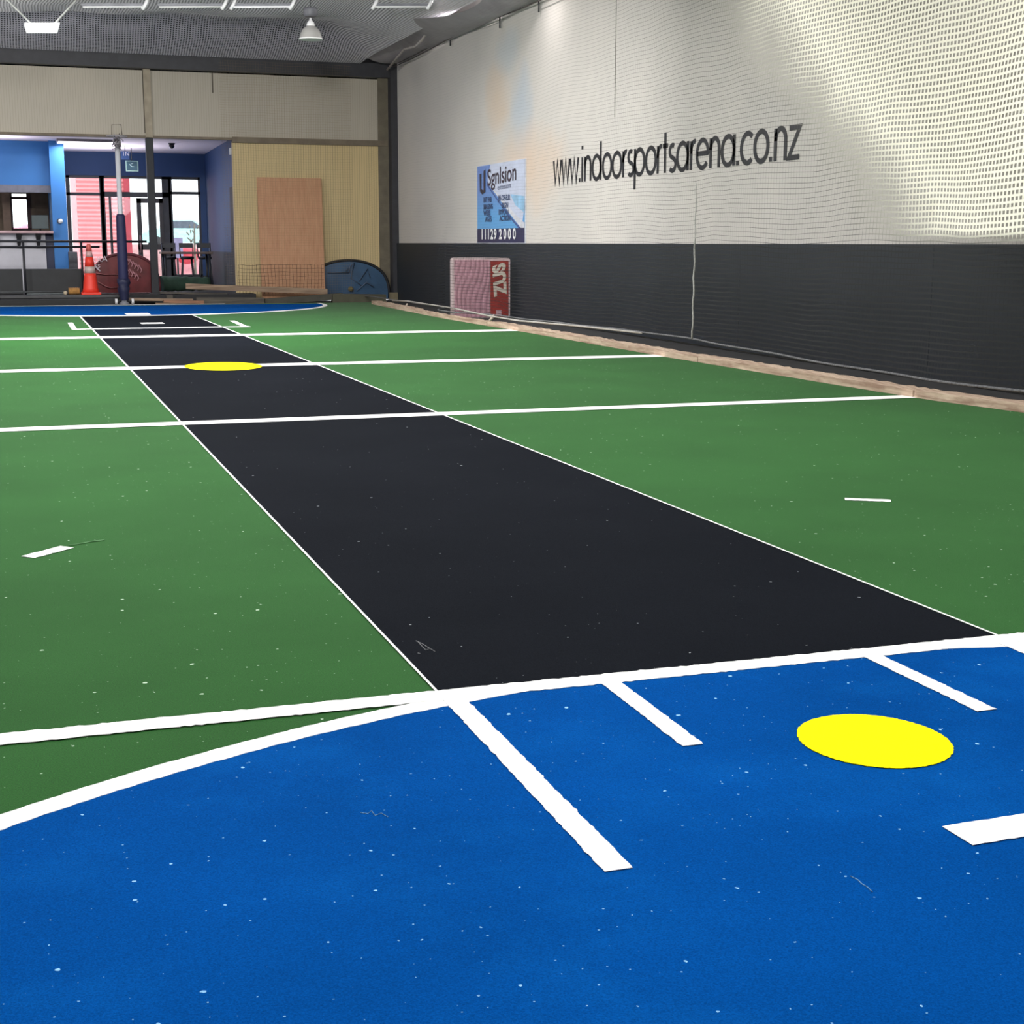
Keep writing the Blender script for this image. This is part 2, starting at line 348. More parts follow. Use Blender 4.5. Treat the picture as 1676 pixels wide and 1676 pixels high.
# ceiling net -----------------------------------------------------------
M_NET = net_mat('ceiling_netting', (0, 1), 0.05, 0.48, (164, 163, 172), wob=0.02, sheen=0.3)
def ceil_fn(u, v):
    X = -3.2+(7.1+3.2)*u; Y = -3+(YF-0.35+3)*v
    z = 5.15 + 0.07*math.sin(Y*0.9+0.25*X) + 0.05*math.sin(Y*1.9-0.4*X+1) + 0.03*math.sin(3.1*X+Y*.6)*(0.4+0.6*u)
    z += 0.30*math.exp(-((Y-29.2)/0.9)**2)
    if u > 0.9: z += (4.92-z)*((u-0.9)/0.1)
    if Y > 29.4: z += (4.87-z)*min(1, (Y-29.4)/1.2)
    return (X, Y, z)
o = grid(ceil_fn, 70, 230).build('ceiling_net', M_NET)
tag(o, 'dark grey safety net stretched under the roof over the whole court', 'net')

# side net --------------------------------------------------------------
M_SNET = net_mat('side_netting', (1, 2), 0.047, 0.065, (18, 19, 21), wob=0.022, pale=(252, 248, 232), wid_pale=0.40)
HEM = [(-3, .14), (8.87, .14), (10.22, .12), (12.2, .14), (14.4, .18), (15.8, .18), (20.6, .12), (27.4, .12), (30.6, .12)]
def lerp(tab, y):
    for (a, b), (c, d) in zip(tab, tab[1:]):
        if y <= c: return b+(d-b)*(y-a)/(c-a)
    return tab[-1][1]
def snet_x(Y, z):                      # the net hangs from the track, billows a little and bulges round the mat
    v = max(0.0, min(1.0, (z-0.13)/4.77))
    lowz = 1 if z < 0.95 else max(0.0, 1-(z-0.95)/1.1)
    return 7.0 + 0.05*math.sin(Y*1.3)*math.sin(PI*min(1, v*1.2)) + 0.03*math.sin(Y*3.1+v*4)*(1-v) + 0.3*v*v - 0.40*lowz*math.exp(-((Y-22.8)/0.85)**4)
def snet_fn(u, v):
    Y = -3+(30.35+3)*u; h = lerp(HEM, Y); z = h+(4.9-h)*v
    return (snet_x(Y, z), Y, z)
o = grid(snet_fn, 240, 30).build('side_net', M_SNET)
tag(o, 'tall knotted side net hanging in front of the right wall', 'net')
mb = MB(); mb.tube([(snet_x(y, lerp(HEM, y)), y, lerp(HEM, y)) for y in [-3+i*0.14 for i in range(239)]], 0.011, 6)
o = mb.build('net_rope', plain(112, 113, 116, 0.8, var=0.3, scale=60)); tag(o, 'grey rope threaded through the bottom hem of the side net', 'rope')
# far-end net
M_FNET = net_mat('end_netting', (0, 2), 0.05, 0.035, (120, 102, 76), wob=0.02)
def fnet_fn(u, v):
    X = xO-0.3+(6.86-xO+0.3)*u; return (X, 30.50+0.03*math.sin(X*4)*(1-v), 0.1+4.7*v)
o = grid(fnet_fn, 60, 20).build('end_net', M_FNET); tag(o, 'fine brown end net in front of the tan far wall', 'net')
M_FNET2 = net_mat('hem_netting', (0, 2), 0.075, 0.085, (58, 40, 34), wob=0.012, wob_scale=2.5)
def fnet2_fn(u, v):
    X = xO-0.05+(6.25-xO)*u; return (X, 30.43+0.025*math.sin(X*7)*(1-v), 0.16+0.6*v)
o = grid(fnet2_fn, 60, 6).build('folded_net', M_FNET2); tag(o, 'gathered strip of brown net across the foot of the plywood sheet', 'net')
# hanging rope in front of the padding
p0 = atX(1140, 300, 6.90); p1 = atX(1133, 555, 6.88)
mb = MB(); mb.tube([p0.lerp(p1, i/20)+Vector((0, 0.012*math.sin(i*1.7), 0)) for i in range(21)], [0.006 if i < 8 else 0.011 for i in range(21)], 6)
o = mb.build('hanging_rope', plain(176, 176, 172, 0.8, var=0.2, scale=50)); tag(o, 'white rope hanging straight down the side net over the padding', 'rope')
# track, hangers and stay rope along the top of the right wall
tr = thing('net_track', 'thin double wire track carrying the side net along the wall top', 'track', (XW-0.12, 15, 4.78))
for dz in (0.0, 0.1):
    mb = MB(); mb.tube([(XW-0.12, y, 4.84+dz*(1-(y-6)/40)+0.03*math.sin(y*0.8)) for y in [30.6-i*0.5 for i in range(50)]], 0.009, 6)
    mb.build('wire', plain(84, 76, 74, 0.6), tr)
for x, y0, y1 in ((737, 40, 75), (766, 28, 46), (818, 26, 46), (882, -4, 20)):
    a = atX(x, y0, XW-0.05); b = atX(x, y1, XW-0.05)
    mb = MB(); mb.tube([a, b], 0.014, 8)
    o = mb.build('hanger_rod', M_BLKMET); tag(o, 'short black rod on the wall top, %s' % {737: 'longest and farthest from the camera', 766: 'between the longest rod and the blue stain', 818: 'above the peach and blue stains', 882: 'nearest to the camera'}[x], 'rod', 'rods along the wall top')
mb = MB(); K = [at(634, 114, 30.5), at(651, 93, 29.2), at(662, 80, 28.3), at(680, 76, 27.3), at(690, 66, 26.8), at(712, 35, 25.9), at(728, 8, 25.2), at(732, -16, 24.9)]
mb.tube(K, 0.022, 8); o = mb.build('stay_rope', plain(188, 180, 176, 0.7)); tag(o, 'pale stay rope climbing from the far corner to the ceiling net', 'rope')
sheet = MB()
def sheet_fn(u, v):
    y = 30.2-8.5*u; a = Vector((XW-0.06, y, 4.86)); b = Vector((XW-0.95+0.25*math.sin(u*9), y, 5.02+0.22*math.sin(u*6)+0.1*u))
    return a.lerp(b, v)+Vector((0, 0, -0.09*math.sin(PI*v)))
o = grid(sheet_fn, 40, 8).build('net_skirt', plain(150, 146, 152, 0.45, var=0.1, scale=3)); tag(o, 'grey sheet folded between the ceiling net and the right wall top', 'sheet')

# ================================================================== COURT MARKINGS
def jit(a): return random.uniform(-a, a)
def strip(p, q, wd, z, j=0.0, step=0.014, wd2=None):
    p, q = Vector((p[0], p[1], z)), Vector((q[0], q[1], z)); d = (q-p); n = max(1, int(d.length/step)) if j else 1
    t = d.normalized(); s = Vector((-t.y, t.x, 0)); mb = MB(); vs = []
    for i in range(n+1):
        c = p+d*(i/n); k = 0 if i in (0, n) else 1
        for sg in (1, -1): vs.append(c+s*(sg*((wd+((wd2 or wd)-wd)*i/n)/2+(jit(j) if random.random() < .7 else jit(j*2.2)))))
    top = [tuple(v) for v in vs]; bot = [(v.x, v.y, z-0.001) for v in vs]; m_ = len(vs)
    fs = []
    for i in range(n):
        a = 2*i; fs += [(a, a+1, a+3, a+2), (m_+a, m_+a+2, m_+a+3, m_+a+1), (a, a+2, m_+a+2, m_+a), (a+1, m_+a+1, m_+a+3, a+3)]
    fs += [(0, m_, m_+1, 1), (m_-2, m_-1, 2*m_-1, 2*m_-2)]
    return mb.add(top+bot, fs)
def flat(poly, z, th=0.001): return MB().prism([(x, y, z-th) for x, y in poly], (0, 0, th))
def mark(mb, mat, name, label, cat, group=None):
    return tag(mb.build(name, mat), label, cat, group)
CX = 1.935
PX0, PX1 = 1.03, 2.845
mark(flat([(PX0, 3.6), (PX1, 3.6), (PX1, 25.3), (PX0, 25.3)], 0.0014), M_BLACK, 'pitch_strip', 'long black cricket pitch strip down the middle of the green turf', 'pitch')
def arc(cx, cy, rx, ry, a0, a1, n=90): return [(cx+rx*math.cos(a0+(a1-a0)*i/n), cy+ry*math.sin(a0+(a1-a0)*i/n)) for i in range(n+1)]
ci = [(x, min(y, 3.60)) for x, y in arc(CX, 0, 3.67, 3.67, -0.9, PI+0.9)]
mark(flat(ci, 0.0024), M_BLUE, 'goal_circle', 'near blue goal circle filling the bottom of the view', 'goal circle', 'blue goal circles')
cf = arc(CX, 29.2, 3.93, 4.05, PI, 2*PI)
mark(flat(cf, 0.0024), M_BLUE, 'goal_circle', 'far blue goal circle in front of the netball post', 'goal circle', 'blue goal circles')
# arcs
def ring(inner, outer, z, th=0.001):
    n = len(inner); mb = MB(); vs = [(x, y, z) for x, y in inner]+[(x, y, z) for x, y in outer]+[(x, y, z-th) for x, y in inner]+[(x, y, z-th) for x, y in outer]
    fs = []
    for i in range(n-1):
        fs += [(i, i+1, n+i+1, n+i), (2*n+i, 3*n+i, 3*n+i+1, 2*n+i+1), (i, 2*n+i, 2*n+i+1, i+1), (n+i, n+i+1, 3*n+i+1, 3*n+i)]
    return mb.add(vs, fs)
def jl(pts, j): return [(x+jit(j), y+jit(j)) for x, y in pts]
nseg = 900
inn = [(x, min(y, 3.60)) for x, y in jl(arc(CX, 0, 3.636, 3.636, -0.9, PI+0.9, nseg), .002)]
outr = [(x, min(y, 3.64)) for x, y in jl(arc(CX, 0, 3.708, 3.708, -0.9, PI+0.9, nseg), .0022)]
mark(ring(inn, outr, 0.0034), M_WHITE, 'circle_line', 'white curved edge line of the near blue goal circle', 'line', 'goal circle edge lines')
mark(ring(arc(CX, 29.2, 3.90, 3.92, PI*0.985, PI*2.015, 120), arc(CX, 29.2, 3.98, 4.22, PI*0.985, PI*2.015, 120), 0.0034), M_WHITE, 'circle_line', 'white curved edge line of the far blue goal circle', 'line', 'goal circle edge lines')
def line(p, q, wd, label, z=0.010, j=0.0, name='court_line', grp='white court lines', wd2=None):
    return mark(strip(p, q, wd, z, j, wd2=wd2), M_WHITE, name, label, 'line', grp)
line((-3.25, 3.612), (7.0, 3.612), 0.085, 'nearest white line across the court, touching the blue goal circle', 0.0042, 0.0025)
line((-3.25, 9.9), (6.85, 9.95), 0.19, 'white line across the court, second nearest to the camera', 0.0042)
line((-3.25, 14.53), (6.75, 14.5), 0.30, 'white line across the court running through the far yellow spot', 0.0042)
line((-3.25, 19.42), (6.8, 19.42), 0.38, 'farthest white line across the court, just before the crease', 0.0042)
line((CX-3.95, 29.5), (4.0, 29.5), 0.16, 'thin white end line behind the far blue goal circle', 0.0042)
line((PX0, 3.62), (PX0, 25.1), 0.0075, 'thin white left edge line of the black pitch strip', 0.0052, wd2=.026)
line((PX1, 3.62), (PX1, 25.1), 0.0085, 'thin white right edge line of the black pitch strip', 0.0052, wd2=.026)
line((0.78, 21.33), (3.24, 21.33), 0.2, 'white crease line across the far end of the black strip', 0.0052)
line((0.79, 21.25), (0.80, 23.1), 0.075, 'short white crease end line left of the black strip', 0.0058)
line((3.17, 21.25), (3.22, 23.0), 0.085, 'short white crease end line right of the black strip', 0.0058)
line((1.80, 22.62), (2.14, 22.62), 0.36, 'small white stump mark on the far black strip', 0.0052)
line((1.80, 25.7), (2.20, 25.7), 0.6, 'small white mark on the front edge of the far blue circle', 0.0052)
line((1.052, 2.435), (1.055, 3.6), 0.060, 'long white tick on the blue, left below the pitch corner', 0.0052, 0.0015)
line((1.502, 3.037), (1.51, 3.6), 0.056, 'short white tick on the blue, left of the near yellow spot', 0.0052, 0.0015)
line((2.349, 3.037), (2.346, 3.6), 0.058, 'short white tick on the blue, right of the near yellow spot', 0.0052, 0.0015)
line((2.82, 2.435), (2.82, 3.6), 0.060, 'white tick on the blue cut off by the right edge', 0.0052, 0.0015)
line((1.777, 2.367), (2.11, 2.372), 0.102, 'thick white bar on the blue below the near yellow spot', 0.0052, 0.0012)
line((3.715, 5.956), (3.90, 5.850), 0.058, 'lone white dash on the green turf right of the black strip', 0.003, 0.002)
line((-0.002, 5.795), (0.150, 5.95), 0.070, 'lone white dash on the green turf left of the black strip', 0.003, 0.002)
mark(flat(jl(arc(1.94, 2.93, .182, .197, 0, 2*PI*239/240, 239), .0016), 0.0052), M_YELLOW, 'yellow_spot', 'near yellow spot on the blue goal circle', 'spot', 'yellow centre spots')
mark(flat(arc(1.925, 14.47, .375, .50, 0, 2*PI*79/80, 79), 0.0052), M_YELLOW, 'yellow_spot', 'far yellow spot on the black pitch strip', 'spot', 'yellow centre spots')
# scuff on the black strip
def fl(x, y, z=0.0):
    d = FW + RT*((x-838)/FPX) - UP*((y-838)/FPX); t = (z-CAM_H)/d.z; return Vector((d.x*t, d.y*t, z))
mb = MB()
for P in ([(681, 1049), (690, 1053), (703, 1061), (713, 1067)], [(684, 1050), (691, 1058), (697, 1064), (703, 1062)], [(684, 1069), (688, 1070)]):
    mb.tube([fl(x, y, 0.0024) for x, y in P], 0.0014, 5)
o = mb.build('scuff_mark', plain(150, 152, 156, 0.9, var=0.4, scale=200)); tag(o, 'pale scratched scuff on the near end of the black strip', 'scuff')
for P, lb in (([(1392, 1434), (1404, 1440), (1410, 1446), (1420, 1452), (1428, 1460)], 'pale diagonal scratch on the blue below the near yellow spot'),
              ([(590, 1330), (602, 1332), (608, 1327), (614, 1335), (624, 1331), (635, 1337)], 'pale zigzag scratch on the left half of the near blue circle')):
    mb = MB(); mb.tube([fl(x, y, 0.003) for x, y in P], 0.0012, 5)
    o = mb.build('scuff_mark', plain(120, 180, 230, 0.9, var=0.4, scale=200)); tag(o, lb, 'scuff')
# loose thread by the left dash
mb = MB(); mb.tube([fl(x, y, 0.003) for x, y in ((112, 893), (135, 889), (152, 886), (171, 884))], 0.0022, 5)
o = mb.build('turf_seam', plain(96, 150, 96)); tag(o, 'raised pale seam in the green turf beside the left dash', 'seam')

# ================================================================== TIMBER KERB AND RIGHT SIDE
KX = [(5.0, 7.06), (8.8, 6.90), (9.8, 6.76), (14.2, 6.64), (18.8, 6.65), (22.7, 6.60), (25.5, 6.68), (28.8, 6.80)]
kl = ['nearest sawn timber kerb plank at the right edge of the turf', 'timber kerb plank where the second court line ends', 'timber kerb plank below the hanging rope',
      'timber kerb plank where the farthest court line ends', 'timber kerb plank under the leaning mat', 'farthest timber kerb plank towards the corner']
cuts = [5.0, 9.9, 13.6, 16.9, 20.6, 24.9, 28.7]
for i in range(6):
    y0, y1 = cuts[i]+0.012, cuts[i+1]-0.012; n = 40; mb = MB(); vs = []
    for k in range(n+1):
        y = y0+(y1-y0)*k/n; x = lerp(KX, y)+jit(.006); wd = (0.11 if i == 4 else 0.20)+jit(.016)+0.012*math.sin(y*3); h = 0.062+jit(.006)
        vs += [(x, y, 0.0015), (x, y, h), (x+wd, y, h), (x+wd, y, 0.0015)]
    fs = []
    for k in range(n):
        for e in range(4): fs.append((4*k+e, 4*k+(e+1) % 4, 4*k+4+(e+1) % 4, 4*k+4+e))
    fs += [(3, 2, 1, 0), (4*n, 4*n+1, 4*n+2, 4*n+3)]
    o = mb.add(vs, fs).build('kerb_plank', M_WOODY); tag(o, kl[i], 'plank', 'timber kerb planks')
# cable and bracket in front of the padding
mb = MB(); cab = [atX(x, y, 6.66 if 700 < x < 900 else 6.86) for x, y in ((642, 492), (668, 493), (700, 498), (740, 504), (800, 517), (850, 525), (940, 533), (1050, 545))]
mb.tube(cab, 0.012, 6); o = mb.build('ground_cable', plain(176, 172, 166, 0.6)); tag(o, 'thin pale cable strung low along the foot of the padding', 'cable')
mb = MB(); mb.tube([atX(798, 530, 6.95), atX(808, 517, 6.98)], 0.022, 8); o = mb.build('cable_stake', plain(206, 192, 176)); tag(o, 'short pale stake holding the cable in front of the mat', 'stake')
mb = MB(); mb.tube([at(664, 502, 27.3), at(667, 497, 27.3)], 0.02, 8); o = mb.build('cable_stake', plain(206, 192, 176)); tag(o, 'tiny pale stake under the cable near the far corner', 'stake')
# crash mat leaning behind the net
ym = 22.8
mt_ = thing('crash_mat', 'square pink and dark red foam mat standing against the dark padding', 'mat', (7.24, ym, 0.0))
def rrect(x0, x1, z0, z1, r, y, n=6):
    pts = []
    for cx, cz, a in ((x1-r, z1-r, 0), (x0+r, z1-r, PI/2), (x0+r, z0+r, PI), (x1-r, z0+r, 1.5*PI)):
        pts += [(cx+r*math.cos(a+PI/2*i/n), y, cz+r*math.sin(a+PI/2*i/n)) for i in range(n+1)]
    return pts
MB().prism(rrect(6.75, 7.735, 0.0, 0.975, 0.05, ym), (0, 0.13, 0)).build('body', plain(196, 176, 178, 0.6), mt_)
# pink face: quilted ripples
def pink_fn(u, v):
    x = 6.775+0.60*u; z = 0.02+0.92*v
    return (x, ym-0.012-0.010*abs(math.sin(u*26+1.6*math.sin(v*5)+2.2*math.sin(v*3+u*3))), z)
grid(pink_fn, 120, 24).build('quilted_face', plain(172, 130, 142, 0.6, var=0.12, scale=9), mt_)
pr = boxb((7.395, ym-0.014, 0.01), (7.70, ym+0.002, 0.925)).build('red_panel', plain(142, 46, 40, 0.6, var=0.15, scale=5), mt_)
mb = MB(); text_mesh(mb, 'ZUS', 0.30, (7.66, ym-0.018, 0.40), (-0.06, 0, 0.998), (-0.96, 0, -0.28), 0.92, 0.014)
mb.build('lettering', plain(196, 188, 176, 0.6), pr)
boxb((7.49, ym-0.018, 0.03), (7.58, ym-0.0145, 0.13)).build('care_label', plain(190, 158, 164), pr)
for v in mt_.children: pass

# wall lettering --------------------------------------------------------
def A(cx, cy, rx, ry, a0, a1, n=22): return [(cx+rx*math.cos(math.radians(a0+(a1-a0)*i/n)), cy+ry*math.sin(math.radians(a0+(a1-a0)*i/n))) for i in range(n+1)]
RX, RY = 0.36, 0.46
def O(cx=0.40): return A(cx, .5, RX, RY, 0, 360, 36)
S_ = A(.27, .73, .20, .21, 60, 250, 14)+A(.27, .27, .22, .22, 80, -140, 14)
GL = {'w': ([[(0.02, 1), (.2, 0.02), (.4, .98), (.6, .02), (.78, 1)]], .84), 'i': ([[(.08, 0), (.08, .98)], [(.08, 1.3), (.08, 1.44)]], .26),
      'n': ([[(.08, 0), (.08, .98)], [(.08, .6)]+A(.34, .62, .26, .34, 180, 0, 16)+[(.60, 0)]], .74), 'd': ([O(), [(.76, 0), (.76, 1.5)]], .92),
      'o': ([O()], .84), 'r': ([[(.08, 0), (.08, .98)], [(.08, .55)]+A(.30, .62, .22, .34, 180, 75, 10)], .42), 's': ([S_], .56),
      'p': ([O(), [(.04, -.5), (.04, 1)]], .86), 't': ([[(.18, 0), (.18, 1.42)], [(.0, .95), (.38, .95)]], .44), 'a': ([O(), [(.76, 0), (.76, 1)]], .90),
      'e': ([[(.05, .52), (.74, .52)]+A(.40, .5, RX, RY, 6, 322, 34)], .84), 'c': ([A(.40, .5, RX, RY, 48, 312, 30)], .76),
      'z': ([[(.04, .94), (.56, .94), (.04, .06), (.58, .06)]], .66), '.': ([[(.08, 0), (.08, .15)]], .24)}
def stroke_poly(mb, pts, th, fn):
    n = len(pts); lft = []; rgt = []
    closed = (abs(pts[0][0]-pts[-1][0])+abs(pts[0][1]-pts[-1][1])) < 1e-6
    for i, p in enumerate(pts):
        a = pts[i-1] if i else (pts[-2] if closed else p); b = pts[i+1] if i < n-1 else (pts[1] if closed else p)
        d1 = Vector((p[0]-a[0], p[1]-a[1])); d2 = Vector((b[0]-p[0], b[1]-p[1]))
        if d1.length < 1e-9: d1 = d2
        if d2.length < 1e-9: d2 = d1
        d1.normalize(); d2.normalize(); t = d1+d2
        t = t.normalized() if t.length > 1e-3 else d1
        nn = Vector((-t.y, t.x)); k = min(1.9, 1/max(0.35, nn.dot(Vector((-d1.y, d1.x)))))
        lft.append(fn(p[0]+nn.x*th/2*k, p[1]+nn.y*th/2*k)); rgt.append(fn(p[0]-nn.x*th/2*k, p[1]-nn.y*th/2*k))
    mb.add(lft+rgt, [(i, i+1, n+i+1, n+i) for i in range(n-1)])
TXT = 'www.indoorsportsarena.co.nz'
tot = sum(GL[c][1] for c in TXT)
y_l, y_r, zb, xh = atX(906, 302, XW).y, atX(1311, 262, XW).y, 2.085, 0.35
ksc = (y_l-y_r)/tot
M_INK = plain(24, 25, 30, 0.5)
sg = thing('wall_lettering', 'large black web address lettered on the cream right wall', 'lettering', (XW-0.004, (y_l+y_r)/2, zb))
cur = 0
for ch in TXT:
    strokes, adv = GL[ch]; mb = MB()
    for s in strokes:
        stroke_poly(mb, s, 0.165, lambda a, b, c=cur: Vector((XW-0.004, y_l-(c+a)*ksc, zb+b*xh)))
    cur += adv
    mb.build('letter', M_INK, sg)

# blue poster ------------------------------------------------------------
yl, yr, z0, z1 = 25.04, 22.5, 1.215, 2.53
xs = XW-0.02
po = thing('wall_poster', 'blue and white sponsor poster on the right wall above the mat', 'poster', (XW-0.01, (yl+yr)/2, z0))
def P2(u, v, d=0.0): return Vector((xs-d, yl+(yr-yl)*u, z0+(z1-z0)*v))
boxb((xs, yr-0.02, z0-0.02), (XW-0.002, yl+0.03, z1+0.01)).build('backing', plain(206, 210, 220), po)
def poster_mat():
    mt, nt, bs = new_mat('poster_blue'); tc = N(nt, 'ShaderNodeTexCoord'); sx = N(nt, 'ShaderNodeSeparateXYZ'); L(nt, tc.outputs['Generated'], sx.inputs[0])
    col = mix_n(nt, ramp_n(nt, sx.outputs[2], 0.2, 0.65), lin(92, 158, 214), lin(104, 134, 196))
    L(nt, col, bs.inputs['Base Color']); bs.inputs['Roughness'].default_value = 0.4; return mt
pf = MB().add([P2(0, .18, .002), P2(1, .18, .002), P2(1, 1, .002), P2(0, 1, .002)], [(0, 1, 2, 3)]).build('blue_field', poster_mat(), po)
def poly_part(pts, d, name, mat, par): return MB().add([P2(u, v, d) for u, v in pts], [tuple(range(len(pts)))]).build(name, mat, par)
poly_part([(.30, 1), (1, 1), (1, .45), (.95, .2), (.62, .46), (.40, .64), (.24, .78), (.24, .86)], .004, 'pale_field', plain(196, 204, 226, 0.4, var=.05), po)
poly_part([(1, .18), (.93, .18), (.66, .40), (.44, .60), (.24, .76), (.30, .73), (.52, .58), (.80, .36), (1, .24)], .006, 'swoosh', plain(214, 216, 226, 0.4), po)
poly_part([(.22, .745), (.235, .755), (.46, .55), (.68, .36), (.93, .18), (.88, .18), (.64, .36), (.42, .56)], .007, 'dark_curve', plain(64, 90, 150, 0.4), po)
poly_part([(1, .36), (1, .56), (.72, .60), (.82, .46)], .006, 'sky_patch', plain(150, 196, 232, 0.4), po)
poly_part([(0, 0), (1, 0), (1, .18), (0, .18)], .004, 'navy_band', plain(44, 46, 84, 0.4), po)
DK = plain(52, 48, 62, 0.5)
icon = MB()
for pts in ([(.06, .90), (.10, .90), (.10, .70), (.15, .68), (.15, .93), (.19, .95), (.19, .66), (.12, .63), (.07, .67)],):
    icon.add([P2(u, v, .009) for u, v in pts], [tuple(range(len(pts)))])
icon.build('logo', DK, po)
YD, ZD = (0, -1, 0), (0, 0, 1)
mb = MB(); text_mesh(mb, 'Sgnlsion', 0.385, P2(.235, .735, .010), (0, -1, 0.03), ZD, 1.24, 0.005); mb.build('headline', plain(58, 46, 60, 0.5), po)
mb = MB(); text_mesh(mb, 'extensions', 0.13, P2(.46, .665, .010), (0, -1, 0.03), ZD, 1.25); mb.build('subtitle', plain(92, 100, 130, .5), po)
for u, v, s in ((.15, .525, 'INT FAB'), (.47, .53, 'JIN-OF-EUR'), (.15, .435, 'IMAGING'), (.55, .435, 'SIGN'), (.15, .355, 'WEBS'), (.48, .355, 'BYPLAN'), (.19, .275, 'AGES'), (.50, .275, 'ACTION')):
    mb = MB(); text_mesh(mb, s, 0.125, P2(u, v, .010), YD, ZD, 1.0 if len(s) > 6 else 1.2, 0.004)
    mb.build('small_lettering', plain(60, 80, 120, .5), po)
for u, q in ((.09, '11129'), (.49, '2000')):
    for k, ch in enumerate(q):
        mb = MB(); text_mesh(mb, ch, 0.235, P2(u+k*(.072 if u < .2 else .095), .05, .010), YD, ZD, 1.3, 0.008); mb.build('digit', M_WHITEP, po)

# ================================================================== CEILING FITTINGS
def bell_lamp(x, y, zr, label):
    t = thing('bell_lamp', label, 'lamp', (x, y, zr), 'bell shaped court lamps')
    a = MB(); prof = [(.18, 0), (.176, .025), (.16, .09), (.13, .15), (.08, .195), (.055, .21)]
    n = 28; a.lathe(prof, (x, y, zr), n); a.f = a.f[:-2]; a.sm = a.sm[:-2]
    a.build('shade', plain(168, 166, 164, 0.4, var=.03), t)
    MB().lathe([(.185, 0.0), (.19, .006), (.185, .02), (.178, .022)], (x, y, zr), n).build('rim', M_WHITEP, t)
    MB().sphere((x, y, zr+.09), .055).build('bulb', emit('bulb_glow', (1, .97, .92, 1), 6), t)
    MB().lathe([(.062, .20), (.066, .23), (.05, .265), (.022, .29), (.014, .33)], (x, y, zr), 16).build('cap', plain(236, 236, 238, .35, var=.02), t)
    MB().lathe([(.085, .345), (.105, .37), (.11, .45), (.10, .475), (.06, .48)], (x, y, zr), 20).build('gear_housing', plain(104, 104, 112, .5), t)
    MB().tube([(x, y, zr+.32), (x, y, zr+.36)], .012, 8).build('stem', M_BLKMET, t)
    MB().tube([(x, y, zr+.47), (x, y, ROOF-0.002)], .006, 6).build('cord', M_BLKMET, t)
    return t
lp = bell_lamp(4.66, 23.5, 4.34, 'bell shaped silver pendant lamp hanging under the ceiling net')
# suspended trough lamp, upper left
yt = 23.5; a0, a1 = at(40, 37, yt), at(98, 37, yt); b0, b1 = at(44, 49, yt), at(95, 49, yt)
t = thing('trough_lamp', 'bright white trough lamp hung on two slanted rods at the upper left', 'lamp', ((a0.x+a1.x)/2, yt, b0.z))
MB().prism([a0, b0, b1, a1], (0, .35, 0)).build('housing', emit('trough_glow', (.95, 1, .96, 1), 1.1), t)
for p, q in (((50, 38), (8, -4)), ((90, 38), (128, -4))):
    MB().tube([at(p[0], p[1], yt+.15), at(q[0], q[1], yt+.15)], .014, 8).build('hanging_rod', plain(190, 192, 190, .5), t)
area('trough_light', (at(70, 49, yt+.17))-Vector((0, 0, .03)), 12, .5, .3)
# row of batten lights just under the net
bt = [(133, 236, 'faint white batten light right of the trough lamp'), (258, 366, 'grey unlit batten light between the two brackets'), (380, 477, 'bright white batten light left of the bell lamp'), (612, 702, 'dim batten light right of the bell lamp')]
for i, (x0, x1, lb) in enumerate(bt):
    yy = 23.3; p, q = at(x0, 9, yy), at(x1, 9, yy)
    t = thing('batten_light', lb, 'light', ((p.x+q.x)/2, yy, p.z), 'batten lights in a row')
    MB().prism([p+Vector((0, 0, -.006)), q+Vector((0, 0, -.006)), q+Vector((0, 0, .03)), p+Vector((0, 0, .03))], (0, .06, 0)).build('housing', plain(120, 122, 130, .5), t)
    MB().tube([p+Vector((0.02, .0, -.02)), q+Vector((-0.02, .0, -.02))], .012, 8).build('tube', emit('batten_tube', (.95, .97, 1, 1), (0.12, .02, .6, .1)[i]), t)
    for e in ((q,) if i < 2 else (p, q)):
        MB().tube([e+Vector((-.03, 0, -.06)), e+Vector((.02, 0, .02)), e+Vector((.05, 0, .09))], .026, 8).build('bracket', plain(226, 226, 230, .4, var=.02), t)

# ================================================================== FAR END, IN FRONT OF THE LOBBY
def pbox(x0, y0, x1, y1, Y, d):      # box whose front face spans two photo corners at depth Y
    a, b = at(x0, y0, Y), at(x1, y1, Y); return (a.x, Y, max(0.0, min(a.z, b.z))), (b.x, Y+d, max(a.z, b.z))
def slant(x0, y0, x1, y1, hpx, Y, d):  # plank face sloping between two ends
    a, b = at(x0, y0, Y), at(x1, y1, Y); h = hpx/FPX*(FW.dot(a)); 
    return MB().prism([a, b, b-Vector((0, 0, h)), a-Vector((0, 0, h))], (0, d, 0))
def plank(mb, label, mat=M_WOOD): return tag(mb.build('plank', mat), label, 'plank', 'loose planks at the far end')
plank(slant(304, 464, 536, 473, 9, 30.30, .05), 'long tan plank lying on edge in front of the plywood sheet')
plank(slant(262, 478, 372, 480, 2.6, 30.42, .3), 'thin grey plank lying flat behind the stack of planks', M_GREYWOOD)
plank(slant(273, 482.5, 283, 482.5, 6, 30.22, .12), 'short grey timber block under the thin plank', M_GREYWOOD)
plank(slant(212, 488, 316, 489.5, 4, 30.0, .2), 'brown plank behind the post, upper of the low stack', M_WOOD)
plank(slant(268, 491, 334, 492.5, 4.4, 29.86, .14), 'short reddish plank in the middle of the low stack', wood_mat('red_timber', (158, 118, 92), (120, 86, 68)))
plank(slant(255, 496, 345, 497.5, 2.6, 29.72, .13), 'lowest pale plank on the floor beside the post', M_WOOD)
kb = slant(322, 487, 433, 487.5, 11, 30.0, .16); o = kb.build('kerb_beam', M_GREYWOOD); tag(o, 'grey timber kerb beam beyond the far blue circle', 'beam')
o = slant(434, 489, 561, 480, 10, 30.05, .16).build('kerb_beam', plain(70, 68, 58)); tag(o, 'dark timber kerb beam in front of the plywood sheet', 'beam')
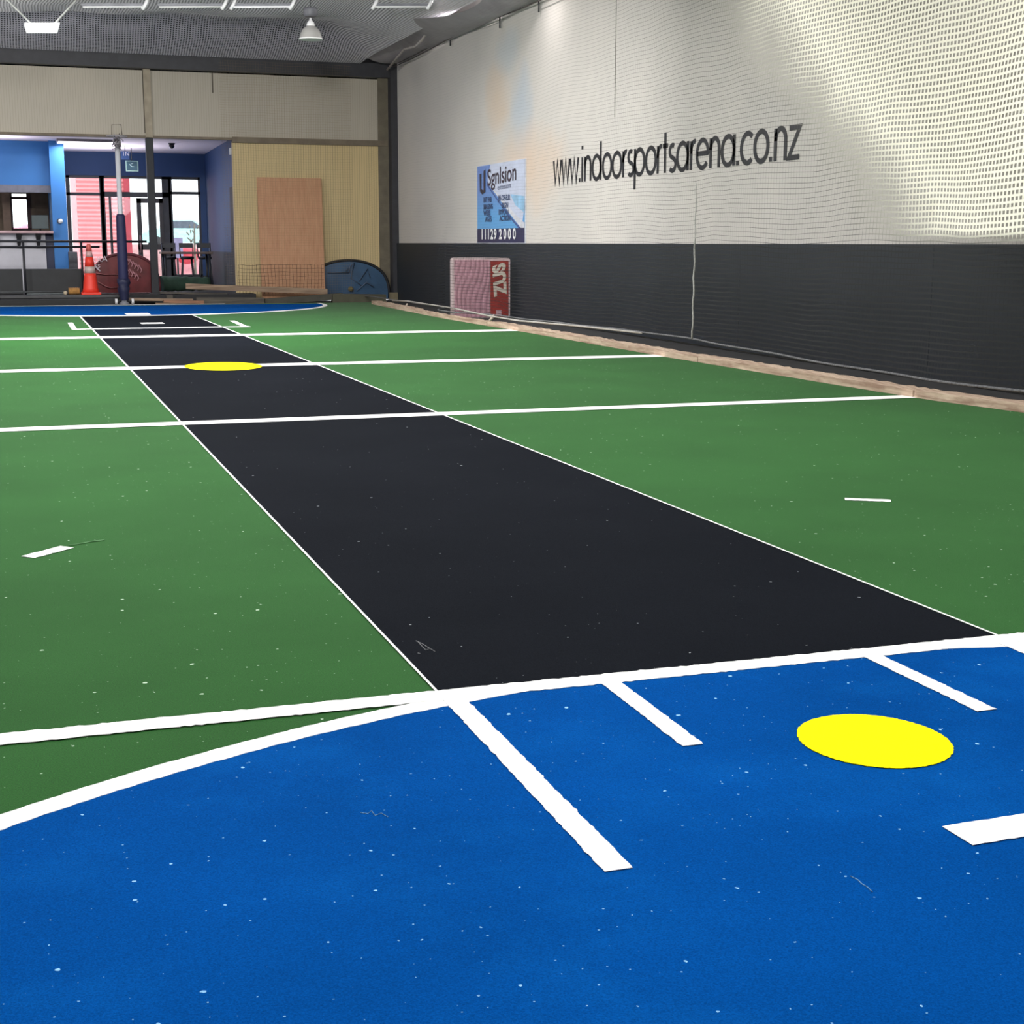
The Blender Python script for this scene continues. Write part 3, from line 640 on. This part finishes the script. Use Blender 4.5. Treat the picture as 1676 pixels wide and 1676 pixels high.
o = slant(545, 481, 632, 482, 16, 30.0, .2).build('kerb_beam', plain(78, 76, 60)); tag(o, 'mossy grey kerb beam below the blue banner', 'beam')
o = boxb((-6, 30.0, 0), (1.93, 30.2, at(0, 491, 30.0).z)).build('kerb_beam', plain(32, 32, 33)); tag(o, 'dark kerb beam left of the post at the lobby edge', 'beam')
o = boxb((7.66, 30.62, 0), (7.84, 30.68, .16)).build('skirting_board', plain(122, 112, 88)); tag(o, 'dull skirting board under the far right corner', 'board')
# plywood sheet leaning on the far wall
pp = [at(420, 290, YF-0.06), at(526, 292, YF-0.06), at(532.5, 478, YF-0.40), at(429, 478, YF-0.40)]
pp[2].z = pp[3].z = 0.02
o = MB().prism([pp[3], pp[2], pp[1], pp[0]], (0, .016, 0)).build('plywood_sheet', M_PLY); tag(o, 'tall brown plywood sheet leaning on the tan far wall', 'plywood')
# pop-up banners
def banner(cx, Y, rx, h, label, col, rim, extra, z0=0.0):
    t = thing('pop_up_banner', label, 'banner', (cx, Y, z0), 'folding pop up banners')
    n = 36; top = [(cx+rx*math.cos(PI*i/n)*(1), z0+(h-z0)*(math.sin(PI*i/n))**0.62) for i in range(n+1)]
    # bulged cloth
    vs = []; fs = []; m_ = 8
    for x, z in top:
        for k in range(m_+1):
            f = k/m_; vs.append((cx+(x-cx)*(0.55+0.45*f)*0.98 if False else x*1.0, Y-0.05*math.sin(PI*f)*math.sin(PI*(x-cx+rx)/(2*rx)), z0+0.012+(z-z0-0.012)*f*0.97))
    for i in range(n):
        for k in range(m_): fs.append((i*(m_+1)+k, (i+1)*(m_+1)+k, (i+1)*(m_+1)+k+1, i*(m_+1)+k+1))
    MB().add(vs, fs, True).build('cloth', col, t)
    MB().tube([(x, Y, max(z0+.032, z)) for x, z in top], .03, 8).build('rim', rim, t)
    extra(t)
    return t
def blue_extra(t):
    mb = MB()
    for P in ([(566, 444), (580, 430), (574, 455), (592, 468)], [(588, 460), (602, 440), (606, 455)], [(584, 476), (600, 462), (612, 470)], [(572, 434), (572, 446)], [(536, 446), (571, 446)]):
        mb.tube([at(x, y, 30.81) for x, y in P], .012, 6)
    mb.build('faded_print', plain(82, 98, 122, .7, var=.2), t)
    mb = MB(); mb.sphere(at(574, 473, 30.80), .06, 8, .9); mb.build('emblem', plain(116, 104, 70, .8, var=.2, scale=20), t)
bl = at(503, 440, 30.88).x; br = at(637, 470, 30.88).x
banner((bl+br)/2, 30.88, (br-bl)/2, 0.84, 'half oval blue pop up banner with dark rim in the far corner', plain(52, 84, 116, .6, var=.15, scale=3), plain(24, 26, 32), blue_extra)
def red_extra(t):
    mb = MB()
    mb.tube([at(x, y, 31.33) for x, y in ((150, 424), (154, 434), (160, 440), (164, 444))], .018, 6)
    text_mesh(mb, 'sRA', .17, at(153, 430, 31.33), (1, 0, 0.1), (0, 0, 1))
    text_mesh(mb, 'ss', .15, at(155, 438, 31.33), (1, 0, 0.0), (0, 0, 1))
    mb.build('lettering', plain(214, 200, 208), t)
    mb = MB()
    for k in range(9):
        x = 207+(k % 5)*5; y = 421+k*3.2
        mb.tube([at(x, y, 31.33), at(x+5, y+8, 31.33), at(x+3, y+13, 31.33)], .013, 6)
    mb.build('pale_print', plain(190, 132, 140), t)
    mb = MB(); mb.tube([at(x, y, 31.34) for x, y in ((152, 446), (170, 449), (190, 449), (230, 452))], .012, 6)
    mb.tube([at(x, y, 31.34) for x, y in ((160, 461), (172, 468), (180, 471), (192, 470))], .012, 6)
    mb.build('seam', plain(150, 92, 94), t)
rl, rr = at(150, 482, 31.4).x, at(262, 482, 31.4).x
banner((rl+rr)/2, 31.42, (rr-rl)/2, .97, 'maroon pop up banner with pale lettering behind the post and cone', plain(112, 40, 44, .6, var=.2, scale=4), plain(96, 40, 48), red_extra, FZ)
# traffic cone
yc = 30.66; cx = at(149, 482, yc).x
t = thing('traffic_cone', 'tall orange traffic cone with white band on the dark floor', 'cone', (cx, yc, FZ))
M_ORANGE = plain(240, 62, 44, .5, var=.03)
MB().box((cx-.19, yc-.19, FZ), (cx+.19, yc+.19, FZ+.05)).build('base', M_ORANGE, t, .015)
MB().lathe([(.17, .05), (.145, .13), (.122, .36), (.112, .43)], (cx, yc, FZ), 24).build('lower_cone', M_ORANGE, t)
MB().lathe([(.112, .43), (.098, .56)], (cx, yc, FZ), 24).build('reflective_band', plain(214, 190, 182, .4), t)
MB().lathe([(.098, .56), (.075, .75)], (cx, yc, FZ), 24).build('upper_cone', M_ORANGE, t)
MB().lathe([(.075, .75), (.058, .86)], (cx, yc, FZ), 24).build('reflective_band', plain(224, 176, 172, .4), t)
MB().lathe([(.058, .86), (.045, .98), (.03, 1.01)], (cx, yc, FZ), 24).build('tip', plain(230, 110, 100, .5), t)
# netball post
yp, xp = 29.9, 2.085
t = thing('netball_post', 'white netball post with navy padding at the far goal circle', 'post', (xp, yp, 0))
MB().tube([(xp, yp, .02), (xp, yp, 3.12)], .048, 16).build('pole', plain(206, 208, 214, .4, var=.03), t)
MB().lathe([(.085, .42), (.098, .5), (.098, 1.0), (.09, 1.55), (.086, 1.70), (.07, 1.745), (.05, 1.75)], (xp, yp, 0), 24).build('padding', plain(34, 36, 76, .6, var=.06), t)
mb = MB(); prof = [(.07, .08), (.085, .14), (.10, .24), (.115, .30), (.10, .36), (.125, .42), (.115, .5), (.10, .5)]
n = 24; vs = []; fs = []
for r, z in prof: vs += [(xp+r*(1+.12*math.sin(5*k/n*2*PI+z*20))*math.cos(2*PI*k/n), yp+r*(1+.12*math.sin(4*k/n*2*PI+z*30))*math.sin(2*PI*k/n), z) for k in range(n)]
for i in range(len(prof)-1):
    for k in range(n): fs.append((i*n+k, i*n+(k+1) % n, (i+1)*n+(k+1) % n, (i+1)*n+k))
mb.add(vs, fs, True).build('loose_cover', plain(30, 34, 66, .55, var=.1), t)
MB().lathe([(.10, .0), (.10, .02), (.06, .045), (.05, .09)], (xp, yp, 0), 20).build('base', plain(120, 122, 130, .5), t)
for sx in (-1, 1):
    MB().tube([(xp+sx*.155-.02*sx, yp-.05, .055), (xp+sx*.155+.025*sx, yp-.05, .055)], .055, 16).build('wheel', M_WHITEP, t)
    MB().tube([(xp+sx*.05, yp, .07), (xp+sx*.15, yp-.05, .055)], .018, 8).build('axle', M_BLKMET, t)
# ring, wire hoop guard and net remains on top
zr = 3.05
mb = MB(); mb.tube([(xp+.19*math.cos(a)-.02, yp-.3+.19*math.sin(a), zr+.16) for a in [2*PI*i/28 for i in range(29)]], .012, 8, False); mb.build('ring', plain(150, 146, 148, .4), t)
MB().tube([(xp, yp, zr+.06), (xp, yp-.12, zr+.16)], .02, 8).build('ring_bracket', plain(150, 140, 146, .4), t)
g = [at(183, 222, yp), at(183, 204, yp), at(198, 204, yp), at(200, 222, yp)]
MB().tube(g, .007, 6).build('wire_frame', plain(96, 86, 78, .5), t)
mb = MB()
for k in range(26):
    a = random.uniform(0, 2*PI); r = random.uniform(.02, .14); z = zr+random.uniform(-.02, .24)
    c = Vector((xp+.02+r*math.cos(a), yp-.1+r*.5*math.sin(a), z)); mb.tube([c, c+Vector((jit(.07), jit(.04), jit(.07))), c+Vector((jit(.08), jit(.04), -.08))], .009, 5)
mb.build('torn_net', plain(196, 188, 194, .6, var=.5, scale=40), t)
# handrail
yr_ = 31.15; t = thing('handrail', 'black metal handrail across the lobby edge behind the cone', 'railing', (0.3, yr_, 0))
zt = at(100, 395, yr_).z; zl = at(60, 404, yr_).z
for nm, z, x1 in (('top_rail', zt, at(240, 395, yr_).x), ('lower_rail', zl, at(163, 404, yr_).x)):
    MB().tube([(-4, yr_, z), (x1, yr_, z)], .024, 10).build(nm, M_BLKMET, t)
for x in (at(38, 404, yr_).x, at(133, 404, yr_).x, -2.0, -4.0):
    MB().tube([(x, yr_, FZ), (x, yr_, zt)], .024, 10).build('upright', M_BLKMET, t)
MB().tube([(-4, yr_-.05, FZ+.05), (1.25, yr_-.05, FZ+.05)], .016, 8).build('kick_rail', plain(88, 92, 94), t)
# dark low barrier panels
for x0, x1, lb in ((-4.2, at(36, 440, 31.35).x, 'dark low barrier panel behind the handrail, left of the upright'), (at(40, 440, 31.35).x, at(136, 440, 31.35).x, 'dark low barrier panel behind the handrail, beside the cone')):
    o = boxb((x0, 31.34, FZ), (x1, 31.39, at(60, 440, 31.35).z)).build('barrier_panel', plain(38, 40, 43, .6), None, .008); tag(o, lb, 'panel', 'low barrier panels')
o = boxb((-4.2, 30.33, .12), (at(205, 481, 30.35).x, 30.36, FZ+.006)).build('edge_strip', plain(74, 74, 76, .6)); tag(o, 'pale metal edge strip along the lobby step', 'strip')
# brown roll, ball, small hose
a, b = at(112, 472, 30.75), at(130, 472, 30.75); mb = MB()
mb.tube([a+(b-a)*(i/12) for i in range(13)], [.068*(1+.08*(-1)**i) for i in range(13)], 14)
for v in mb.v: v.z += FZ+.075-a.z
o = mb.build('rope_coil', plain(176, 128, 66, .8, var=.2, scale=14)); tag(o, 'brown coil of rope lying left of the orange cone', 'coil')
bq = at(107, 478, 30.66); o = MB().sphere((bq.x, 30.66, FZ+.04), .04).build('ball', plain(212, 196, 168)); tag(o, 'small pale ball on the floor beside the brown coil', 'ball')
mb = MB(); mb.tube([Vector((at(x, 476, 30.8).x, y, FZ+.016)) for x, y in ((44, 30.8), (60, 30.84), (80, 30.8), (92, 30.9), (100, 30.86), (104, 30.74))], .016, 8); o = mb.build('hose', plain(92, 98, 100)); tag(o, 'thin grey hose running along the floor to the ball', 'hose')

# ================================================================== LOBBY
LZ = 3.36; YL = 37.5
struct('floor_lobby', boxb((XL, 30.36, -0.019), (xO+0.3, YL+0.2, FZ)), plain(26, 26, 29, .7))
struct('ceiling_lobby', boxb((XL, YF+0.16, LZ), (xO+0.3, YL+0.2, LZ+.1)), M_CEILW)
# right wall of the lobby, blue above, dark below
xr = 4.70
rw = MB().prism([(xO+.06, YF+.15, 1.0), (xO+.25, YF+.15, 1.0), (xr+.2, YL, 1.0), (xr, YL, 1.0)], (0, 0, LZ-1.0))
struct('wall_lobby_right', rw, M_NAVYW)
struct('trim_10', MB().prism([(xO+.06, YF+.15, FZ), (xO+.25, YF+.15, FZ), (xr+.2, YL, FZ), (xr, YL, FZ)], (0, 0, 1.0-FZ)), plain(44, 52, 64))
def wx(y): return xO+.06+(xr-xO-.06)*(y-YF-.15)/(YL-YF-.15)
dy0, dy1 = 31.35, 32.0
struct('door_2', MB().prism([(wx(dy0)-.03, dy0, FZ), (wx(dy0)+.01, dy0, FZ), (wx(dy1)+.01, dy1, FZ), (wx(dy1)-.03, dy1, FZ)], (0, 0, 2.36-FZ)), plain(40, 40, 46))
o = boxb((wx(31.6)-.05, 31.56, 3.02), (wx(31.6)-.001, 31.64, 3.16)).build('motion_sensor', M_WHITEP, None, .01); tag(o, 'small white sensor high on the blue lobby wall', 'sensor')
# bulkhead above the glazing
gz = 2.80
struct('wall_lobby_back', boxb((1.2, YL-.05, gz), (xr+.2, YL+.1, LZ)), M_NAVYW)
# glazing: frames at positions from left to right
def gx(x, y=330): return at(x, y, YL).x
FD = .08
def frame_bar(nm, a, b, par): boxb(a, b).build(nm, M_FRAME, par)
def window(name, x0, x1, cross, z0, label):
    mb = MB(); f = .09
    mb.box((x0, YL-.02, z0), (x0+f, YL+FD, gz)); mb.box((x1-f, YL-.02, z0), (x1, YL+FD, gz))
    mb.box((x0, YL-.02, z0), (x1, YL+FD, z0+.07)); mb.box((x0, YL-.02, gz-.06), (x1, YL+FD, gz+.0))
    mb.box((x0, YL-.02, cross-.035), (x1, YL+FD, cross+.035))
    o = struct(name, mb, M_FRAME, label=label)
    boxb((x0+f, YL+.02, z0+.06), (x1-f, YL+.03, gz-.05)).build('pane', M_GLASS, o)
    return o
window('window_1', gx(109), gx(170), 2.36, FZ+.01, 'left lobby window looking onto the red shutter')
window('window_3', gx(276), gx(331), 2.41, .35, 'right lobby window, blown out by daylight')
struct('trim_11', boxb((gx(276), YL-.02, FZ), (xr, YL+.08, .35)), plain(52, 54, 62))
struct('trim_12', boxb((gx(328), YL-.05, .3), (xr+.1, YL+.1, gz)), M_NAVYW)
# door bay: transom light above, sidelight and door leaf below
mb = MB(); x0, x1 = gx(165), gx(284)
for xx, wdt in ((x0, .1), (gx(266), .20)): mb.box((xx, YL-.02, FZ), (xx+wdt, YL+FD, gz))
mb.box((x0, YL-.02, 2.30), (gx(276), YL+FD, 2.42)); mb.box((x0, YL-.02, gz-.06), (gx(276), YL+FD, gz)); mb.box((x0, YL-.02, FZ), (gx(276), YL+FD, FZ+.05))
mb.box((gx(178), YL-.02, FZ), (gx(182), YL+FD, 2.3))
d1 = struct('door_1', mb, M_FRAME, label='glazed lobby entrance with transom and side lights')
boxb((x0+.1, YL+.02, 2.42), (gx(266), YL+.03, gz-.06)).build('transom_pane', M_GLASS, d1)
boxb((gx(182), YL+.02, FZ+.05), (gx(222), YL+.03, 2.3)).build('pane', M_GLASS, d1)
lf = MB(); l0, l1 = gx(223), gx(266)
for a, b in (((l0, FZ+.01), (l0+.11, 2.28)), ((l1-.09, FZ+.01), (l1, 2.28)), ((l0, 2.16), (l1, 2.28)), ((l0, FZ+.01), (l1, .30)), ((l0, 1.02), (l1, 1.16))): lf.box((a[0], YL-.045, a[1]), (b[0], YL+.0, b[1]))
lo = lf.build('door_leaf', plain(54, 50, 54, .5), d1); boxb((l0+.1, YL-.03, .29), (l1-.08, YL-.02, 2.2)).build('leaf_pane', M_GLASS, lo)
MB().tube([(l0+.055, YL-.09, .95), (l0+.055, YL-.09, 1.38)], .022, 8).build('pull_handle', plain(160, 130, 130, .4), lo)
# exit sign
es = at(216, 271, 35.5); t = thing('exit_sign', 'small dark green framed exit sign hanging in the lobby', 'sign', (es.x, 35.5, es.z-.13))
boxb((es.x-.14, 35.5, es.z-.13), (es.x+.14, 35.54, es.z+.11)).build('frame', plain(128, 160, 150, .5), t)
boxb((es.x-.12, 35.495, es.z-.11), (es.x+.12, 35.5, es.z+.09)).build('panel', plain(38, 72, 84, .5), t)
mb = MB(); MB.tube(mb, [(es.x-.05, 35.49, es.z+.03), (es.x-.01, 35.49, es.z-.02), (es.x+.05, 35.49, es.z-.02)], .009, 6); mb.tube([(es.x-.02, 35.49, es.z+.04), (es.x+.03, 35.49, es.z+.05)], .008, 6)
mb.build('pictogram', plain(150, 176, 176), t)
MB().tube([(es.x, 35.52, es.z+.11), (es.x, 35.52, LZ-.001)], .01, 6).build('drop_rod', M_BLKMET, t)
sg2 = at(207, 252, 34.8); t = thing('hanging_sign', 'small blue sign with white characters beside the post top', 'sign', (sg2.x, 34.8, sg2.z-.1))
boxb((sg2.x-.12, 34.8, sg2.z-.12), (sg2.x+.06, 34.82, sg2.z+.06)).build('panel', plain(64, 96, 150), t)
mb = MB(); text_mesh(mb, '1N', .13, (sg2.x-.10, 34.795, sg2.z-.04), (1, 0, 0), (0, 0, 1)); mb.build('characters', M_WHITEP, t)
MB().tube([(sg2.x-.03, 34.81, sg2.z+.05), (sg2.x-.03, 34.81, LZ-.001)], .008, 6).build('drop_rod', M_BLKMET, t)
# lobby ceiling fittings
cl = at(140, 232, 33.4); t = thing('ceiling_light', 'long white light panel in the lobby ceiling', 'light', (cl.x, 33.4, LZ-.06))
a, b = at(92, 232, 33.4), at(186, 232, 33.4)
boxb((a.x, 33.0, LZ-.05), (b.x, 33.9, LZ-.002)).build('frame', plain(170, 160, 170), t)
boxb((a.x+.03, 33.04, LZ-.06), (b.x-.03, 33.8, LZ-.049)).build('diffuser', emit('panel_glow', (1, .97, 1, 1), 1.6), t)
cd_ = at(281, 238, 33.6); t = thing('dome_camera', 'black dome camera under the lobby ceiling', 'camera', (cd_.x, 33.6, LZ-.12))
MB().sphere((cd_.x, 33.6, LZ-.06), .06, 10).build('dome', plain(24, 24, 30, .2), t); MB().lathe([(.07, 0), (.07, .03)], (cd_.x, 33.6, LZ-.031), 18).build('base', M_BLKMET, t)
# reception: blue wall, counter, pillar
yc0 = 34.0; bz = at(30, 303, yc0).z; lz0 = at(30, 315, yc0).z; ctz = at(30, 378, yc0).z
xpl, xpr = at(84, 330, yc0).x, at(108, 330, yc0).x
struct('wall_reception', boxb((XL, yc0, bz), (xpl, yc0+.12, LZ)), M_BLUEW, label='blue wall above the reception hatch')
struct('trim_13', boxb((XL, yc0-.05, lz0), (xpl, yc0+.14, bz)), M_GREYP)
struct('wall_pillar', boxb((xpl, yc0-.25, FZ), (xpr, YL, LZ)), M_BLUEW, label='bright blue pillar between reception and windows')
bq = at(64, 361, yc0-.26); bx = at(99, 362, yc0-.26)
t = thing('alarm_bell', 'round white alarm dome on the blue pillar', 'alarm', (bx.x, yc0-.3, bx.z))
MB().sphere((bx.x, yc0-.30, bx.z), .05, 10).build('dome', plain(240, 244, 248, .3, var=.02), t)
MB().tube([(bx.x-.02, yc0-.28, bx.z), (bx.x-.02, yc0-.25, bx.z)], .06, 16).build('base', plain(60, 76, 96), t)  # mounting disc, dark and off centre to paint the dome's shadow
rc = thing('reception_counter', 'white fronted reception counter with thin pink top', 'counter', (-1.0, yc0-.25, FZ))
xe = at(76, 420, yc0-.3).x
boxb((XL+.1, yc0-.25, FZ), (xe, yc0+.1, ctz-.05)).build('body', plain(206, 206, 214, .6, var=.03), rc)
boxb((XL+.1, yc0-.52, ctz-.05), (xpl-.003, yc0+.25, ctz)).build('counter_top', plain(196, 160, 164, .4), rc)
boxb((xe, yc0-.2, FZ), (xpl-.003, yc0+.1, ctz-.05)).build('end_panel', plain(50, 56, 82, .6), rc)
for x in (-8, 31, 63):
    p = [at(x-5, 381, yc0-.5), at(x+5, 381, yc0-.5), at(x+2.5, 404, yc0-.5), at(x-2, 404, yc0-.5)]
    MB().prism([Vector((q.x, yc0-.5, q.z)) for q in p], (0, .245, 0)).build('bracket', plain(18, 18, 22, .9), rc)
boxb((XL+.1, yc0-.275, at(30, 405, yc0-.27).z-.012), (xe, yc0-.25, at(30, 405, yc0-.27).z+.012)).build('dark_strip', plain(60, 58, 66), rc)  # raised dark strip along the counter front
# reception room interior
yb = 36.4
wl, wr, wz0, wz1 = at(17, 320, yb).x, at(45, 320, yb).x, at(30, 375, yb).z, at(30, 317, yb).z
struct('wall_reception_back', boxb((XL, yb, FZ), (wl, yb+.1, LZ)).box((wr, yb, FZ), (xpl, yb+.1, LZ)).box((wl, yb, FZ), (wr, yb+.1, wz0)).box((wl, yb, wz1), (wr, yb+.1, LZ)), plain(112, 96, 80, .7))
mb = MB(); mb.box((wl-.04, yb-.03, wz0), (wl+.03, yb+.03, wz1)); mb.box((wr-.03, yb-.03, wz0), (wr+.05, yb+.03, wz1)); mb.box((wl, yb-.03, at(30, 324, yb).z-.03), (wr, yb+.03, at(30, 324, yb).z+.03)); mb.box((wl-.04, yb-.03, wz0-.03), (wr+.05, yb+.03, wz0+.02))
w2 = struct('window_2', mb, plain(58, 34, 40), label='bright narrow window at the back of the reception')
boxb((wl+.02, yb+.0, wz0+.02), (wr-.02, yb+.01, wz1)).build('pane', M_GLASS, w2)
o = boxb((at(4, 340, 35.6).x, 35.6, FZ), (at(17, 340, 35.6).x, 35.7, 2.9)).build('door_panel', plain(120, 100, 88, .7)); tag(o, 'brown timber door panel at the left behind the counter', 'panel')
mo = at(66, 364, 34.6); t = thing('monitor', 'back of a dark monitor standing on the reception counter', 'monitor', (mo.x, 34.05, ctz))
a, b = at(51, 352, 34.05), at(80, 375, 34.05)
boxb((a.x, 34.03, ctz+.05), (b.x, 34.08, a.z)).build('screen', plain(40, 62, 66, .4), t, .008)
boxb(((a.x+b.x)/2-.1, 34.0, ctz), ((a.x+b.x)/2+.1, 34.15, ctz+.012)).build('foot', M_BLKMET, t); MB().tube([((a.x+b.x)/2, 34.1, ctz+.005), ((a.x+b.x)/2, 34.09, ctz+.2)], .02, 8).build('stem', M_BLKMET, t)
# grey notice stand near pillar
nb = pbox(112, 412, 128, 440, 33.2, .05); o = boxb((nb[0][0], 33.2, FZ), (nb[1][0], 33.5, nb[1][2])).build('cabinet', plain(86, 88, 98, .6, var=.2, scale=12), None, .01); tag(o, 'small grey cabinet at the foot of the blue pillar', 'cabinet')
# high table and stools
yt = 33.6; ta, tb = at(262, 412, yt), at(346, 412, yt); tz = ta.z
t = thing('bar_table', 'long dark bar table below the right lobby window', 'table', ((ta.x+tb.x)/2, yt, FZ))
boxb((ta.x, yt-.3, tz-.05), (tb.x, yt+.3, tz)).build('table_top', plain(96, 78, 72, .5), t, .008)
for sx in (ta.x+.08, tb.x-.08):
    for sy in (-.24, .24): MB().tube([(sx, yt+sy, FZ), (sx, yt+sy, tz-.05)], .025, 8).build('leg', M_BLKMET, t)
def stool(x, y, label):
    t = thing('bar_stool', label, 'stool', (x, y, FZ), 'black bar stools'); z = FZ
    MB().lathe([(.14, .66), (.155, .68), (.155, .71), (.13, .73)], (x, y, z), 18).build('seat', plain(30, 32, 38), t)
    mb = MB(); mb.tube([(x-.14, y+.10, z+.70), (x-.15, y+.17, z+1.02), (x+.15, y+.17, z+1.02), (x+.14, y+.10, z+.70)], .016, 8); mb.box((x-.14, y+.16, z+.92), (x+.14, y+.185, z+1.03)); mb.build('backrest', M_BLKMET, t)
    for sx in (-1, 1):
        for sy in (-1, 1): MB().tube([(x+sx*.15, y+sy*.15, z), (x+sx*.10, y+sy*.10, z+.67)], .014, 8).build('leg', M_BLKMET, t)
    mb = MB(); mb.tube([(x+.15*math.cos(a), y+.15*math.sin(a), z+.28) for a in [2*PI*i/16 for i in range(17)]], .01, 6, False); mb.build('foot_ring', M_BLKMET, t)
for px, lb in ((277, 'black bar stool at the left end of the bar table'), (306, 'black bar stool at the middle of the bar table'), (335, 'black bar stool at the right end of the bar table')):
    stool(at(px, 412, 34.35).x, 34.35, lb)
# rolled dark green tarpaulin
a, b = at(264, 463, 31.9), at(342, 463, 31.9); mb = MB()
mb.tube([(a.x+(b.x-a.x)*i/14, 31.9+.02*math.sin(i), FZ+.175+.01*math.sin(i*2)) for i in range(15)], [.165*(1-.012*i)+.006*math.sin(i*3) for i in range(15)], 16)
o = mb.build('turf_roll', plain(38, 66, 52, .85, var=.2, scale=5)); tag(o, 'roll of dark green turf lying under the bar table', 'roll')

# ================================================================== OUTSIDE
struct('floor_outside', boxb((-14, YL+.2, -.14), (40, 90, -.05)), plain(196, 194, 190, .9))
yo = 43.0
def red_shutter():
    mb = MB(); x0, x1 = at(124, 300, yo).x, at(203, 300, yo).x; n = 44; z1 = 5.2
    for i in range(n):
        za, zb_ = z1*i/n, z1*(i+1)/n; zm = (za+zb_)/2
        mb.add([(x0, yo, za), (x1, yo, za), (x1, yo-.05, zm), (x0, yo-.05, zm), (x1, yo, zb_), (x0, yo, zb_)], [(0, 1, 2, 3), (3, 2, 4, 5)])
    return mb, x0, x1
mb, x0, x1 = red_shutter()
t = thing('shutter_building', 'pink red ribbed shutter building outside the left window', 'building', ((x0+x1)/2, yo, -.05))
MBsh = mb.build('shutter', plain(255, 168, 172, .7, var=.03), t)
boxb((x0, yo+.01, -.05), (x1+.1, yo+4, 5.6)).build('walls', plain(250, 170, 176, .8), t)
boxb((x1-.02, yo-.12, -.05), (x1+.14, yo+.01, 5.4)).build('downpipe', plain(190, 70, 84, .6), t)
# low white and red forecourt wall
fw0, fw1 = at(205, 400, 47).x, at(340, 400, 47).x
o = boxb((fw0, 47, -.05), (fw1, 47.2, 1.15)).build('forecourt_wall', plain(240, 214, 214, .8)); tag(o, 'low pale wall outside the right lobby window', 'wall')
kx = at(304, 408, 46).x; t = thing('kiosk', 'small red domed kiosk outside the right lobby window', 'kiosk', (kx, 46, -.05))
boxb((kx-.42, 45.7, -.05), (kx+.42, 46.3, .82)).build('body', plain(240, 170, 178, .7), t); MB().sphere((kx, 46, .80), .46, 10, .7).build('roof', plain(226, 80, 96, .6), t)
sx_ = at(290, 392, 45).x; t = thing('street_sign', 'small grey board sign outside the right lobby window', 'sign', (sx_, 45, -.05))
boxb((sx_-.16, 45, .75), (sx_+.16, 45.04, 1.35)).build('board', plain(150, 150, 186, .6), t); MB().tube([(sx_, 45.06, -.05), (sx_, 45.06, 1.2)], .03, 8).build('pole', M_BLKMET, t)
# parked teal car
cx_, cy_ = at(296, 380, 80).x, 80
t = thing('car', 'pale teal car parked in the street beyond the right window', 'car', (cx_, cy_, -.05))
prof = [(-2.0, .3), (-2.05, .75), (-1.7, .95), (-1.1, 1.05), (-.6, 1.5), (.7, 1.52), (1.4, 1.05), (1.95, .95), (2.05, .6), (2.0, .3)]
MB().prism([(cx_+a, cy_, b+.9) for a, b in prof], (0, 1.7, 0)).build('body', plain(180, 226, 222, .4), t, .05)
MB().prism([(cx_+a, cy_-.01, b+.9) for a, b in ((-1.0, 1.06), (-.55, 1.42), (.62, 1.44), (1.2, 1.06))], (0, .02, 0)).build('side_window', plain(80, 90, 104, .2), t)
for a in (-1.25, 1.25):
    for yy in (cy_-.02, cy_+1.5): MB().tube([(cx_+a, yy, 1.2), (cx_+a, yy+.22, 1.2)], .33, 18).build('wheel', plain(40, 40, 44), t)
o = boxb((cx_-9, 77, -.05), (cx_+9, 84, .87)).build('road_bank', plain(230, 214, 214, .9)); o['kind'] = 'structure'
tx = at(318, 392, 44.5).x; mb = MB(); mb.tube([(tx, 44.5, -.05), (tx, 44.5, 1.2), (tx+.02, 44.5, 1.75)], [.04, .03, .02], 8)
for k in range(10): c = Vector((tx+jit(.14), 44.5+jit(.1), 1.1+random.uniform(0, .7))); mb.tube([c, c+Vector((jit(.12), 0, .1))], .02, 5)
o = mb.build('young_tree', plain(120, 120, 110, .8)); tag(o, 'thin bare young tree outside the right lobby window', 'tree')

# pink blossom seen through the reception window
bc = at(30, 360, 41.0); mb = MB(); mb.tube([(bc.x, 41, -.05), (bc.x+.05, 41, 1.0)], .05, 8)
t = thing('blossom_shrub', 'pink flowering shrub outside the bright reception window', 'shrub', (bc.x, 41, -.05))
mb.build('trunk', plain(120, 90, 84, .8), t); mb = MB()
for k in range(26):
    mb.sphere((bc.x+jit(.42), 41+jit(.3), 1.15+random.uniform(-.2, .42)*(1-.3*(k % 3))), random.uniform(.07, .15), 6)
mb.build('blossom', plain(250, 190, 210, .8, var=.1, scale=5), t)
